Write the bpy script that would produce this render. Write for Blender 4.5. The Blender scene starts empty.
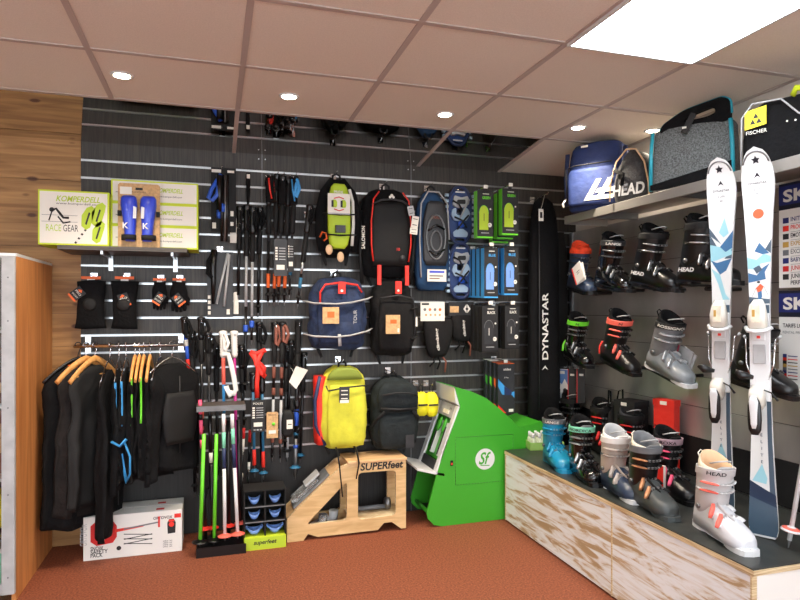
import bpy, bmesh, math, random
from mathutils import Vector, Matrix, Quaternion, noise
random.seed(7)
sc = bpy.context.scene
COL = sc.collection
PI = math.pi
R = math.radians

# ------------------------------------------------------------------ camera, world, light, exposure
F_PX, TH, EYE, HOR = 610.0, R(17.0), 1.35, 310.0
cd = bpy.data.cameras.new('camera'); cam = bpy.data.objects.new('camera', cd); COL.objects.link(cam)
cam.location = (0, 0, EYE); cam.rotation_euler = (PI/2, 0, -TH)
cd.sensor_width = 36; cd.lens = F_PX/800*36; cd.shift_y = (HOR-300)/800.0
cd.clip_start = .02
sc.camera = cam

w = bpy.data.worlds.new('world'); sc.world = w; w.use_nodes = True
w.node_tree.nodes['Background'].inputs[0].default_value = (.84, .93, 1, 1)
w.node_tree.nodes['Background'].inputs[1].default_value = 3.2
sc.view_settings.view_transform = 'Standard'; sc.view_settings.look = 'None'
sc.view_settings.gamma = 1; sc.view_settings.use_curve_mapping = False
sc.view_settings.exposure = 1.06
PANEL_EMIT = 9.5
SPOT_W = 34.0

CEIL = EYE + 1.044      # ceiling height
WY = 3.9                # back wall
WX = 2.48               # display board on the right wall
MZ = EYE + .973         # where the tilted mirror meets the back wall
BH = .455               # bench height
SX = 2.16               # shelf front

# ------------------------------------------------------------------ pixel -> point in the room
def at(px, py, Y):
    u = (px-400)/F_PX; d = Y/(math.cos(TH)-u*math.sin(TH))
    return Vector((d*(math.sin(TH)+u*math.cos(TH)), Y, EYE-(py-HOR)*d/F_PX))
def atX(px, py, X):
    u = (px-400)/F_PX; d = X/(math.sin(TH)+u*math.cos(TH))
    return Vector((X, d*(math.cos(TH)-u*math.sin(TH)), EYE-(py-HOR)*d/F_PX))
def atZ(px, py, Z):
    u = (px-400)/F_PX; d = (EYE-Z)*F_PX/(py-HOR)
    return Vector((d*(math.sin(TH)+u*math.cos(TH)), d*(math.cos(TH)-u*math.sin(TH)), Z))

# ------------------------------------------------------------------ materials
def lin(c):
    c = c/255.0
    return c/12.92 if c <= .04045 else ((c+.055)/1.055)**2.4
def rgb(t): return (lin(t[0]), lin(t[1]), lin(t[2]), 1)
MATS = {}
def mat(key, c=None, rough=.55, metal=0.0, var=0.0, scale=8.0, bump=0.0, stretch=(1,1,1), bscale=None, c2=None, coat=0.0, emit=0.0, alpha=1.0, trans=0.0, lo=.35, hi=.65, spec=None):
    if key in MATS: return MATS[key]
    m = bpy.data.materials.new(key); m.use_nodes = True; MATS[key] = m
    nt = m.node_tree; N = nt.nodes; L = nt.links; b = N['Principled BSDF']
    b.inputs['Base Color'].default_value = rgb(c); b.inputs['Roughness'].default_value = rough
    b.inputs['Metallic'].default_value = metal
    if spec is not None: b.inputs['Specular IOR Level'].default_value = spec
    if coat: b.inputs['Coat Weight'].default_value = coat; b.inputs['Coat Roughness'].default_value = .08
    if trans: b.inputs['Transmission Weight'].default_value = trans
    if alpha < 1: b.inputs['Alpha'].default_value = alpha
    if emit:
        b.inputs['Emission Color'].default_value = rgb(c); b.inputs['Emission Strength'].default_value = emit
    if var or c2 or bump:
        tc = N.new('ShaderNodeTexCoord'); mp = N.new('ShaderNodeMapping'); mp.inputs['Scale'].default_value = stretch
        L.new(tc.outputs['Object'], mp.inputs['Vector'])
        n = N.new('ShaderNodeTexNoise'); n.inputs['Scale'].default_value = scale; n.inputs['Detail'].default_value = 5
        L.new(mp.outputs[0], n.inputs['Vector'])
        if var or c2:
            cr = N.new('ShaderNodeValToRGB'); cr.color_ramp.elements[0].position = lo; cr.color_ramp.elements[1].position = hi
            if c2: a_, b_ = rgb(c), rgb(c2)
            else:
                a_ = rgb([max(0, x*(1-var)) for x in c]); b_ = rgb([min(255, x*(1+var)) for x in c])
            cr.color_ramp.elements[0].color = a_; cr.color_ramp.elements[1].color = b_
            L.new(n.outputs['Fac'], cr.inputs[0]); L.new(cr.outputs[0], b.inputs['Base Color'])
        if bump:
            n2 = n
            if bscale:
                n2 = N.new('ShaderNodeTexNoise'); n2.inputs['Scale'].default_value = bscale; n2.inputs['Detail'].default_value = 4
                L.new(mp.outputs[0], n2.inputs['Vector'])
            bp = N.new('ShaderNodeBump'); bp.inputs['Strength'].default_value = bump; bp.inputs['Distance'].default_value = .01
            L.new(n2.outputs['Fac'], bp.inputs['Height']); L.new(bp.outputs[0], b.inputs['Normal'])
    return m

# plain finishes
mat('black_plastic', (11,11,13), .32, var=.1, scale=20)
mat('matte_black', (8,8,9), .75, var=.15, scale=30)
mat('black_fabric', (9,9,11), .9, spec=.25, var=.25, scale=18, bump=.5, bscale=60)
mat('black_shiny', (12,12,14), .14, coat=.3)
mat('dark_grey', (42,43,46), .5, var=.08, scale=15)
mat('mid_grey', (105,107,110), .5, var=.08, scale=15)
mat('grey_fabric', (52,52,54), .9, var=.15, scale=90, bump=.4, bscale=200)
mat('light_grey', (172,173,174), .5, var=.05, scale=15)
mat('white_plastic', (214,215,216), .3, coat=.3)
mat('white_matte', (226,224,219), .7)
mat('cream_liner', (226,218,196), .85, var=.06, scale=30, bump=.4, bscale=40)
mat('silver', (190,192,194), .28, metal=.9)
mat('chrome', (205,207,210), .12, metal=1)
mat('steel_grey', (128,130,132), .4, metal=.8)
mat('red', (200,28,26), .5); mat('bright_red', (224,44,30), .55, bump=.3, bscale=40)
mat('orange', (230,98,30), .55); mat('coral', (236,104,88), .5)
mat('orange_liner', (238,70,28), .75, var=.08, scale=25, bump=.4, bscale=40)
mat('pink', (232,84,120), .5); mat('magenta', (178,32,128), .35)
mat('blue', (36,84,190), .45); mat('royal_blue', (48,72,205), .35, coat=.2)
mat('sky_blue', (60,150,215), .5); mat('teal', (40,160,180), .45); mat('pole_blue', (40,105,140), .4)
mat('navy', (30,44,84), .5); mat('neon_green', (110,214,50), .35); mat('yellow_green', (196,214,36), .6)
mat('lime', (176,202,44), .6); mat('green', (60,158,40), .38); mat('brown_band', (128,72,56), .6)
mat('yellow', (238,226,30), .6); mat('mint', (130,214,180), .5)
mat('paper', (228,224,214), .7); mat('kraft', (196,158,112), .8, var=.08, scale=60); mat('ink', (26,26,28), .6)
mat('skin_tan', (216,180,142), .7)
mat('clear_plastic', (235,238,240), .12, trans=.85, spec=.6)
mat('glass', (245,250,248), .02, trans=1.0)
mat('blue_glass', (120,158,226), .2, coat=.4)

def wood(key, c1, c2, stretch, scale=5, rough=.55, knots=False, bump=.15, axis='Z'):
    if key in MATS: return MATS[key]
    m = bpy.data.materials.new(key); m.use_nodes = True; MATS[key] = m
    nt = m.node_tree; N = nt.nodes; L = nt.links; b = N['Principled BSDF']; b.inputs['Roughness'].default_value = rough
    tc = N.new('ShaderNodeTexCoord'); mp = N.new('ShaderNodeMapping'); mp.inputs['Scale'].default_value = stretch
    L.new(tc.outputs['Object'], mp.inputs[0])
    n = N.new('ShaderNodeTexNoise'); n.inputs['Scale'].default_value = scale; n.inputs['Detail'].default_value = 8; n.inputs['Distortion'].default_value = .8
    L.new(mp.outputs[0], n.inputs['Vector'])
    cr = N.new('ShaderNodeValToRGB'); cr.color_ramp.elements[0].position = .36; cr.color_ramp.elements[1].position = .64
    cr.color_ramp.elements[0].color = rgb(c1); cr.color_ramp.elements[1].color = rgb(c2)
    L.new(n.outputs['Fac'], cr.inputs[0])
    out = cr.outputs[0]
    if knots:
        v = N.new('ShaderNodeTexVoronoi'); v.inputs['Scale'].default_value = 4.5
        mp2 = N.new('ShaderNodeMapping'); mp2.inputs['Scale'].default_value = (1,1,2.2); L.new(tc.outputs['Object'], mp2.inputs[0]); L.new(mp2.outputs[0], v.inputs['Vector'])
        c3 = N.new('ShaderNodeValToRGB'); c3.color_ramp.elements[0].position = .10; c3.color_ramp.elements[1].position = .16
        c3.color_ramp.elements[0].color = (1,1,1,1); c3.color_ramp.elements[1].color = (0,0,0,1)
        L.new(v.outputs['Distance'], c3.inputs[0])
        mx = N.new('ShaderNodeMix'); mx.data_type = 'RGBA'; L.new(c3.outputs[0], mx.inputs[0]); L.new(out, mx.inputs[6]); mx.inputs[7].default_value = rgb((92,52,26)); out = mx.outputs[2]
    L.new(out, b.inputs['Base Color'])
    bp = N.new('ShaderNodeBump'); bp.inputs['Strength'].default_value = bump; bp.inputs['Distance'].default_value = .005
    L.new(n.outputs['Fac'], bp.inputs['Height']); L.new(bp.outputs[0], b.inputs['Normal'])
    return m
wood('wall_pine', (140,98,54), (180,134,80), (.6,1,9), 3, knots=True)
wood('cabinet_oak', (178,112,58), (205,138,78), (6,6,.5), 4)
wood('plywood', (196,160,108), (218,184,134), (1,1,6), 5)
wood('ply_edge', (170,140,100), (222,204,166), (1,1,40), 6)
wood('ply_top', (200,160,112), (216,178,132), (1,7,7), 4)
wood('hanger_wood', (206,142,72), (226,166,96), (2,2,2), 20)
wood('slat_board', (36,32,29), (60,54,48), (30,30,1.2), 3, rough=.5, bump=.1)
wood('dark_board', (26,24,23), (42,39,37), (30,30,1.2), 3, rough=.6, bump=.1)
wood('shelf_dark', (62,56,52), (84,76,70), (1,20,20), 3, rough=.5)
wood('bench_top', (40,43,42), (54,57,54), (3,3,3), 4, rough=.38, bump=.05)
# white-washed boards of the boot bench: worn paint over brown timber
def whitewash():
    m = bpy.data.materials.new('whitewashed_boards'); m.use_nodes = True; MATS['whitewash'] = m
    nt = m.node_tree; N = nt.nodes; L = nt.links; b = N['Principled BSDF']; b.inputs['Roughness'].default_value = .7
    tc = N.new('ShaderNodeTexCoord'); mp = N.new('ShaderNodeMapping'); mp.inputs['Scale'].default_value = (1,.8,6.5); mp.inputs['Rotation'].default_value = (R(-9),0,0)
    L.new(tc.outputs['Object'], mp.inputs[0])
    n = N.new('ShaderNodeTexNoise'); n.inputs['Scale'].default_value = 4.2; n.inputs['Detail'].default_value = 7; n.inputs['Roughness'].default_value = .62; n.inputs['Distortion'].default_value = 1.0
    L.new(mp.outputs[0], n.inputs['Vector'])
    n1 = N.new('ShaderNodeTexNoise'); n1.inputs['Scale'].default_value = 2.2; n1.inputs['Detail'].default_value = 2
    L.new(tc.outputs['Object'], n1.inputs['Vector'])
    ad = N.new('ShaderNodeMath'); ad.operation = 'MULTIPLY_ADD'; ad.inputs[1].default_value = .22; L.new(n1.outputs['Fac'], ad.inputs[0]); L.new(n.outputs['Fac'], ad.inputs[2])
    cr = N.new('ShaderNodeValToRGB'); e = cr.color_ramp.elements
    e[0].position = .50; e[0].color = rgb((168,142,108)); e[1].position = .68; e[1].color = rgb((222,225,228))
    k = e.new(.545); k.color = rgb((190,170,144)); k = e.new(.60); k.color = rgb((212,210,206))
    L.new(ad.outputs[0], cr.inputs[0]); L.new(cr.outputs[0], b.inputs['Base Color'])
    bp = N.new('ShaderNodeBump'); bp.inputs['Strength'].default_value = .3; bp.inputs['Distance'].default_value = .004
    L.new(n.outputs['Fac'], bp.inputs['Height']); L.new(bp.outputs[0], b.inputs['Normal'])
whitewash()
mat('ceiling_white', (226,216,204), .85, var=.02, scale=200, bump=.05)
mat('ceiling_bar', (182,168,162), .6)
mat('white_wall', (222,214,204), .8)
mat('floor_red', (94,41,22), .75, c2=(156,86,54), scale=110, lo=.3, hi=.7, bump=.12)
mat('mirror', (212,208,204), .02, metal=1)
mat('light_face', (244,249,255), .4, emit=PANEL_EMIT)
mat('spot_face', (255,236,205), .4, emit=20)
m_ = mat('board_steel', (176,172,167), .38, metal=.6, var=.12, scale=2.2, stretch=(1,1.2,.6))
m_ = mat('shelf_metal', (168,164,158), .38, metal=.6)

# ------------------------------------------------------------------ mesh builder
FONT_CACHE = {}
def font_mesh(s, bold, shear):
    k = (s, bold, shear)
    if k in FONT_CACHE: return FONT_CACHE[k]
    cu = bpy.data.curves.new('t', 'FONT'); cu.body = s; cu.size = 1; cu.shear = shear; cu.offset = bold; cu.resolution_u = 3
    o = bpy.data.objects.new('t', cu); COL.objects.link(o)
    dg = bpy.context.evaluated_depsgraph_get(); me = bpy.data.meshes.new_from_object(o.evaluated_get(dg))
    V = [(v.co.x, v.co.y) for v in me.vertices]; Fs = [list(p.vertices) for p in me.polygons]
    bpy.data.objects.remove(o); bpy.data.meshes.remove(me); bpy.data.curves.remove(cu)
    xs = [v[0] for v in V] or [0]; x0, x1 = min(xs), max(xs)
    V = [(x-x0, y) for x, y in V]
    FONT_CACHE[k] = (V, Fs, x1-x0); return FONT_CACHE[k]

def sup(w, d, n=3.0, N=24, c=(0,0,0)):
    out = []
    for i in range(N):
        a = 2*PI*i/N; ca, sa = math.cos(a), math.sin(a)
        out.append(Vector((c[0]+w/2*math.copysign(abs(ca)**(2/n), ca), c[1]+d/2*math.copysign(abs(sa)**(2/n), sa), c[2])))
    return out

class MB:
    def __init__(s): s.v = []; s.f = []; s.m = []; s.s = []; s.keys = []
    def k(s, key):
        if key not in s.keys: s.keys.append(key)
        return s.keys.index(key)
    def add(s, V, Fs, key, smooth=False, T=None):
        b = len(s.v); mi = s.k(key)
        for v in V:
            v = Vector(v); s.v.append(T @ v if T is not None else v)
        for f in Fs: s.f.append([b+i for i in f]); s.m.append(mi); s.s.append(smooth)
        return s
    def box(s, x0, x1, y0, y1, z0, z1, key, T=None):
        V = [(x0,y0,z0),(x1,y0,z0),(x1,y1,z0),(x0,y1,z0),(x0,y0,z1),(x1,y0,z1),(x1,y1,z1),(x0,y1,z1)]
        return s.add(V, [(0,3,2,1),(4,5,6,7),(0,1,5,4),(1,2,6,5),(2,3,7,6),(3,0,4,7)], key, False, T)
    def cbox(s, c, d, key, rot=None):
        T = Matrix.Translation(c)
        if rot: T = T @ (Matrix.Rotation(rot[2],4,'Z') @ Matrix.Rotation(rot[1],4,'Y') @ Matrix.Rotation(rot[0],4,'X'))
        return s.box(-d[0]/2,d[0]/2,-d[1]/2,d[1]/2,-d[2]/2,d[2]/2,key,T)
    def loft(s, rings, key, cap0=True, cap1=True, smooth=True, closed=True, T=None, ring_closed=False):
        n = len(rings[0]); V = [p for r in rings for p in r]; Fs = []
        m = len(rings)
        for j in range(m-1 if not ring_closed else m):
            j2 = (j+1) % m
            for i in range(n if closed else n-1):
                i2 = (i+1) % n; Fs.append((j*n+i, j*n+i2, j2*n+i2, j2*n+i))
        s.add(V, Fs, key, smooth, T)
        b = len(s.v)-len(V)
        if cap0: s.f.append([b+i for i in range(n)][::-1]); s.m.append(s.k(key)); s.s.append(False)
        if cap1: s.f.append([b+(m-1)*n+i for i in range(n)]); s.m.append(s.k(key)); s.s.append(False)
        return s
    def tube(s, pts, r, key, n=8, T=None, closed=False, flat=None):
        pts = [Vector(p) for p in pts]; rr = r if isinstance(r, (list,tuple)) else [r]*len(pts)
        rings = []; up = None
        for i, p in enumerate(pts):
            if closed: t = pts[(i+1)%len(pts)]-pts[i-1]
            else: t = pts[min(i+1,len(pts)-1)]-pts[max(i-1,0)]
            t = t.normalized() if t.length > 1e-9 else Vector((0,0,1))
            if up is None: up = Vector((0,1,0)) if abs(t.y) < .9 else Vector((1,0,0))
            a = t.cross(up)
            if a.length < 1e-6: a = t.orthogonal()
            a.normalize(); b = a.cross(t).normalized(); up = b
            fa, fb = (flat if flat else (1,1))
            rings.append([p + a*math.cos(2*PI*q/n)*rr[i]*fa + b*math.sin(2*PI*q/n)*rr[i]*fb for q in range(n)])
        return s.loft(rings, key, not closed, not closed, True, True, T, closed)
    def cyl(s, a, b, r, key, n=12, r2=None, T=None): return s.tube([a,b], [r, r if r2 is None else r2], key, n, T)
    def lathe(s, prof, key, n=16, T=None):
        rings = [[Vector((r*math.cos(2*PI*i/n), r*math.sin(2*PI*i/n), z)) for i in range(n)] for r, z in prof]
        return s.loft(rings, key, True, True, True, True, T)
    def ell(s, c, r, key, n=12, T=None):
        prof = [(math.sin(PI*j/8)*.999+.001, -math.cos(PI*j/8)) for j in range(9)]
        M = Matrix.Translation(c) @ Matrix.Diagonal((r[0], r[1], r[2], 1))
        return s.lathe(prof, key, n, (T @ M) if T is not None else M)
    def prism(s, poly, y0, y1, key, T=None, edge=None):
        n = len(poly); V = [(p[0],y0,p[1]) for p in poly]+[(p[0],y1,p[1]) for p in poly]
        s.add(V, [list(range(n)), list(range(n,2*n))[::-1]], key, False, T)
        b = len(s.v)-2*n; mi = s.k(edge or key)
        for i in range(n):
            j = (i+1) % n; s.f.append([b+i,b+n+i,b+n+j,b+j]); s.m.append(mi); s.s.append(False)
        return s
    def poly(s, pts, key, y=0, T=None): return s.add([(p[0],y,p[1]) for p in pts], [list(range(len(pts)))], key, False, T)
    def disc(s, cx, cz, r, key, y=0, n=20, T=None, rz=None):
        return s.poly([(cx+r*math.cos(2*PI*i/n), cz+(rz or r)*math.sin(2*PI*i/n)) for i in range(n)], key, y, T)
    def text(s, t, x, z, size, key, y=0, align='c', bold=.0, shear=0, rot=0, width=None, T=None, depth=0):
        V, Fs, wd = font_mesh(t, bold, shear); k = size; kx = size
        if width: kx = width/wd
        off = {'c': -wd*kx/2, 'l': 0, 'r': -wd*kx}[align]
        c, n = math.cos(rot), math.sin(rot); out = []
        for a, b in V:
            a = a*kx+off; b = b*k; out.append((x+a*c-b*n, y, z+a*n+b*c))
        return s.add(out, Fs, key, False, T)
    def wrinkle(s, amp, scale, seed=0, i0=0):
        for i in range(i0, len(s.v)):
            v = s.v[i]; d = noise.noise_vector(v*scale+Vector((seed*7.3,seed*3.1,seed))); s.v[i] = v + d*amp
        return s
    def build(s, name, parent=None, bevel=0, sub=0):
        me = bpy.data.meshes.new(name); me.from_pydata([tuple(v) for v in s.v], [], s.f)
        for k_ in s.keys: me.materials.append(MATS[k_])
        for p, mi, sm in zip(me.polygons, s.m, s.s): p.material_index = mi; p.use_smooth = sm
        me.validate(); me.update()
        o = bpy.data.objects.new(name, me); COL.objects.link(o)
        if parent: o.parent = parent
        if bevel:
            b = o.modifiers.new('b', 'BEVEL'); b.width = bevel; b.segments = 2; b.limit_method = 'ANGLE'; b.angle_limit = R(50)
        if sub:
            b = o.modifiers.new('s', 'SUBSURF'); b.levels = sub; b.render_levels = sub
        return o

def thing(name, label, cat, loc=(0,0,0), rotz=0, group=None, quat=None):
    o = bpy.data.objects.new(name, None); COL.objects.link(o); o.empty_display_size = .05
    o.location = loc
    if quat: o.rotation_mode = 'QUATERNION'; o.rotation_quaternion = quat
    else: o.rotation_euler = (0,0,rotz)
    o['label'] = label; o['category'] = cat
    if group: o['group'] = group
    return o
def tag(o, label, cat, group=None):
    o['label'] = label; o['category'] = cat
    if group: o['group'] = group
    return o
def struct(name, mb, **k):
    o = mb.build(name, **k); o['kind'] = 'structure'; return o
def dup(root, loc, label=None, rotz=None):
    r = root.copy(); COL.objects.link(r); r.location = loc
    if rotz is not None: r.rotation_euler = (0,0,rotz)
    if label: r['label'] = label
    for ch in list(root.children):
        c = ch.copy(); COL.objects.link(c); c.parent = r
        for g in list(ch.children):
            d = g.copy(); COL.objects.link(d); d.parent = c
    return r
def bb(x0, y0, x1, y1, Y):
    """centre x, width, bottom, top of a thing seen between these edges at depth Y"""
    a = at(x0, (y0+y1)/2, Y); b = at(x1, (y0+y1)/2, Y); m = (x0+x1)/2
    return (a.x+b.x)/2, b.x-a.x, at(m, y1, Y).z, at(m, y0, Y).z
def arc(cx, cz, rx, rz, a0, a1, n, y=0): return [Vector((cx+rx*math.cos(a0+(a1-a0)*i/n), y, cz+rz*math.sin(a0+(a1-a0)*i/n))) for i in range(n+1)]
# later finishes
mat('navy_fabric', (32,46,76), .85, var=.12, scale=20, bump=.5, bscale=45); mat('charcoal_fabric', (17,16,17), .88, spec=.3, var=.15, scale=20, bump=.5, bscale=45)
mat('grey_green_fabric', (31,37,39), .88, spec=.3, var=.12, scale=20, bump=.5, bscale=45); mat('yellow_fabric', (206,204,58), .8, var=.05, scale=12, bump=.5, bscale=22)
mat('petrol_fabric', (30,66,104), .8, var=.08, scale=20, bump=.3, bscale=45); mat('olive', (126,140,52), .8); mat('snow_blue', (34,60,112), .4)
mat('pale_blue', (160,184,204), .45); mat('blue_fabric', (22,42,92), .75, var=.06, scale=20, bump=.4, bscale=30); mat('melange', (96,100,100), .9, var=.25, scale=160, bump=.3, bscale=200)
mat('boot_white', (206,208,213), .28, coat=.3); mat('boot_pearl', (190,186,186), .35, coat=.2); mat('boot_blue', (24,134,172), .32, coat=.3); mat('boot_navy', (44,58,80), .35, coat=.2)
mat('boot_beige', (176,164,154), .45); mat('boot_graphite', (66,70,70), .45); mat('boot_grey', (128,134,138), .35, coat=.2); mat('copper', (196,138,96), .35, metal=.5); mat('mauve', (168,140,150), .5)
mat('tray_green', (146,186,96), .6); mat('bottle_body', (196,206,180), .3, coat=.3); mat('photo_card', (220,224,230), .5); mat('sky_photo', (84,128,190), .5)
mat('ski_white', (212,214,213), .2, coat=.5); mat('ski_slate', (66,84,100), .3); mat('ski_aqua', (142,192,204), .3); mat('ski_blue', (54,100,142), .3); mat('ski_navy', (28,48,72), .3); mat('ski_orange', (232,92,56), .3); mat('ski_ink', (30,32,40), .4)
mat('bind_white', (224,220,208), .3, coat=.4); mat('bind_gold', (190,150,70), .4); mat('sign_navy', (22,26,44), .5); mat('sign_blue', (28,38,104), .5)
mat('brown_grey_fabric', (28,24,23), .88, spec=.3, var=.2, scale=20, bump=.5, bscale=50)

# ================================================================== THE SETTING
XL, YB = -2.6, -3.0
m = MB(); m.box(XL, 2.6, YB, 4.0, -.05, 0, 'floor_red'); struct('floor', m)

# slatted back wall: boards 0.1 m apart with bright aluminium inserts between them
XS = at(81, 200, WY).x
PITCH, Z1ST = .1013, 1.304-8*.1013
m = MB(); m.box(XS, 2.6, WY+.012, WY+.05, 0, CEIL, 'matte_black')
m.box(XS, 2.6, WY, WY+.02, 0, Z1ST-.006, 'dark_board')
for k in range(18):
    z0 = Z1ST+k*PITCH
    m.box(XS, 2.6, WY, WY+.02, z0+.006, z0+PITCH-.006 if k < 17 else CEIL, 'slat_board')
struct('wall_back', m)
m = MB()
for k in range(18):
    z0 = Z1ST+k*PITCH
    m.box(XS, 2.6, WY-.004, WY+.013, z0-.006, z0+.002, 'silver'); m.box(XS, 2.6, WY-.003, WY+.004, z0+.0045, z0+.006, 'silver')
    m.box(XS, 2.6, WY+.004, WY+.013, z0+.002, z0+.006, 'steel_grey')
struct('trim_1', m)
m = MB()
for px in (262, 411):
    x = at(px, 300, WY).x; m.box(x-.0015, x+.0015, WY-.0035, WY, 0, MZ, 'steel_grey')
    for z in (MZ-.03, 1.86, 1.0):
        for s in (-1, 1): m.cyl((x+s*.02, WY-.002, z), (x+s*.02, WY, z), .004, 'silver', 8)
struct('trim_2', m)
# pine boards on the left part of the back wall
m = MB()
zz = 0; k = 0
while zz < CEIL:
    z2 = min(zz+.19, CEIL); m.box(XL, XS-.001, WY-.004*(k % 2), WY+.05, zz+.0015, z2, 'wall_pine'); zz += .19; k += 1
m.box(XL, XS-.001, WY+.01, WY+.05, 0, CEIL, 'dark_grey')
struct('wall_pine', m)
bpy.data.objects['wall_pine'].name = 'wall_back.001'
m = MB(); m.box(XL-.1, XL, YB, 4.0, 0, CEIL, 'white_wall'); struct('wall_left', m)
m = MB(); m.box(XL, 2.6, YB-.1, YB, 0, .25, 'white_wall'); m.box(XL, 2.6, YB-.1, YB, CEIL-.2, CEIL, 'white_wall')
m.box(XL, XL+.3, YB-.1, YB, .25, CEIL-.2, 'white_wall'); m.box(2.3, 2.6, YB-.1, YB, .25, CEIL-.2, 'white_wall'); struct('wall_front', m)   # unseen front wall; wide opening added to let in neutral fill light
m = MB()
for x in (XL+.3, -.9, .8, 2.26): m.box(x, x+.04, YB-.07, YB-.03, .25, CEIL-.2, 'light_grey')
struct('fill_opening', m)  # bars across the added fill-light opening, out of view
m = MB(); m.box(2.54, 2.6, YB, 4.0, 0, CEIL, 'white_wall'); struct('wall_right', m)

# steel display board on the right wall, 0.16 m seams
m = MB(); zb0, zb1 = .665, 1.91
zs = [zb0, .83, .992, 1.152, 1.312, 1.475, 1.64, 1.80, zb1]
for a, b in zip(zs[:-1], zs[1:]): m.box(WX, 2.515, .3, WY-.03, a+.003, b, 'board_steel')
m.box(WX+.006, 2.518, .3, WY-.03, zb0, zb1, 'matte_black')
m.box(WX-.012, WX+.002, WY-.06, WY-.03, .46, zb1, 'steel_grey')
m.box(WX-.002, 2.518, .3, WY-.03, BH, zb0, 'matte_black')
struct('wall_right_board', m)
bpy.data.objects['wall_right_board'].name = 'wall_right.001'

# ceiling: flat tiles, then a row of mirror tiles sloping down to the back wall
YM = 3.29
m = MB(); m.box(XL, 2.6, YB, YM, CEIL, CEIL+.04, 'ceiling_white')
s_ = (MZ-CEIL)/(WY-YM)
def slope(m, x0, x1, y0, y1, dz, key, th=.01):
    z = lambda y: CEIL+(y-YM)*s_+dz
    m.add([(x0,y0,z(y0)),(x1,y0,z(y0)),(x1,y1,z(y1)),(x0,y1,z(y1)),(x0,y0,z(y0)+th),(x1,y0,z(y0)+th),(x1,y1,z(y1)+th),(x0,y1,z(y1)+th)],
          [(0,3,2,1),(4,5,6,7),(0,1,5,4),(1,2,6,5),(2,3,7,6),(3,0,4,7)], key)
slope(m, 1.92, 2.6, YM, WY, 0, 'ceiling_white')
struct('ceiling', m)
m = MB(); slope(m, XL, 1.918, YM, WY, 0, 'mirror'); struct('ceiling_mirror', m); bpy.data.objects['ceiling_mirror'].name = 'ceiling.001'
m = MB()
for i in range(-5, 5):
    x = .12+.6*i
    if -2.6 < x < 2.6:
        m.box(x-.012, x+.012, YB, YM, CEIL-.004, CEIL, 'ceiling_bar')
        if x > -.4 and i != 1: slope(m, x-.011, x+.011, YM, WY, -.005, 'ceiling_bar', .004)
for j in range(0, 11):
    y = YM-.6*j; 
    if y > YB: m.box(XL, 2.6, y-.012, y+.012, CEIL-.0045, CEIL-.0003, 'ceiling_bar')
struct('trim_3', m)

# lit panels in the ceiling grid (one in view, the others behind and beside the camera)
def panel(x0, y1, label):
    t = thing('ceiling_light_panel', label, 'ceiling light', (x0+.3, y1-.3, CEIL-.012), group=None)
    m = MB()
    for a, b, c, d in ((-.3,.3,-.3,-.288),(-.3,.3,.288,.3),(-.3,-.288,-.288,.288),(.288,.3,-.288,.288)): m.box(a,b,c,d,-.004,.010,'white_plastic')
    m.build('frame', t)
    m = MB(); m.box(-.288,.288,-.288,.288,-.001,.006,'light_face'); m.build('diffuser', t)
    return t
panel(1.32, 2.09, 'large bright square light panel in the ceiling grid')
for x0, y1 in ((1.32,.29), (-.48,.29), (-2.28,.29), (1.32,-1.51), (-.48,-1.51), (-1.68,1.49)):
    panel(x0, y1, 'square light panel in the ceiling behind the viewer')

def downlight(x, y, label, watt=None, group='ceiling spotlights'):
    t = thing('ceiling_spotlight', label, 'spotlight', (x, y, CEIL), group=None)
    m = MB(); m.lathe([(.034,-.002),(.040,-.007),(.047,-.006),(.050,0)], 'white_plastic', 24); m.build('trim_ring', t)
    m = MB(); m.lathe([(.001,-.0045),(.034,-.0045),(.034,-.002)], 'spot_face', 20); m.build('lamp_face', t)
    l = bpy.data.lights.new('spot', 'SPOT'); l.energy = watt or SPOT_W; l.color = (1, .86, .68); l.spot_size = R(112); l.spot_blend = .7; l.shadow_soft_size = .035
    o = bpy.data.objects.new('lamp', l); COL.objects.link(o); o.parent = t; o.location = (0,0,-.02)
    return t
for px, py, lb in ((122,76,'leftmost of the four round recessed ceiling spotlights'), (289,97,'round recessed ceiling spotlight above the hanging trekking poles'),
                   (445,115,'round recessed ceiling spotlight above the snowshoes'), (578,128,'rightmost round recessed ceiling spotlight, above the blue bag')):
    p = atZ(px, py, CEIL-.004); downlight(p.x, p.y, lb)
downlight(2.44, 2.96, 'warm ceiling spotlight half hidden between the dark grey and the teal edged bags', 10)

# ================================================================== BENCH WITH BOOTS (body)
b0 = atZ(507, 452, BH); XF = 1.785; BY1 = 3.53; BY0 = 1.66
t = thing('display_bench', 'long low display bench clad in whitewashed boards with a dark top', 'bench', ((XF+2.47)/2, (BY0+BY1)/2, 0))
hx, hy = (2.47-XF)/2, (BY1-BY0)/2
m = MB(); m.box(-hx-.004, hx, -hy-.004, hy+.004, BH-.022, BH, 'bench_top'); m.box(-hx-.006, hx, -hy-.007, hy+.005, BH-.024, BH-.005, 'ply_edge'); m.build('bench_top', t)
ys = [hy-.002, .0, -hy+.002]; jy = (at(612, 500, 1).x, 0)
jn = atX(612, 505, XF).y-(BY0+BY1)/2
for y0, y1 in ((jn+.004, hy-.004), (-hy+.010, jn-.004)):
    m = MB(); m.box(-hx, -hx+.018, y0, y1, .012, BH-.024, 'whitewash'); m.build('front_board', t)
for y in (hy-.001, jn, -hy+.006):
    m = MB(); m.box(-hx-.003, -hx+.020, y-.004, y+.004, .01, BH-.024, 'ply_edge'); m.build('edging', t)
m = MB(); m.box(-hx+.018, hx, -hy, -hy+.018, .012, BH-.024, 'white_matte'); m.cyl((-hx+.08,-hy-.001,.30), (-hx+.08,-hy+.002,.30), .003, 'ink', 8); m.build('end_board', t)
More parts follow.
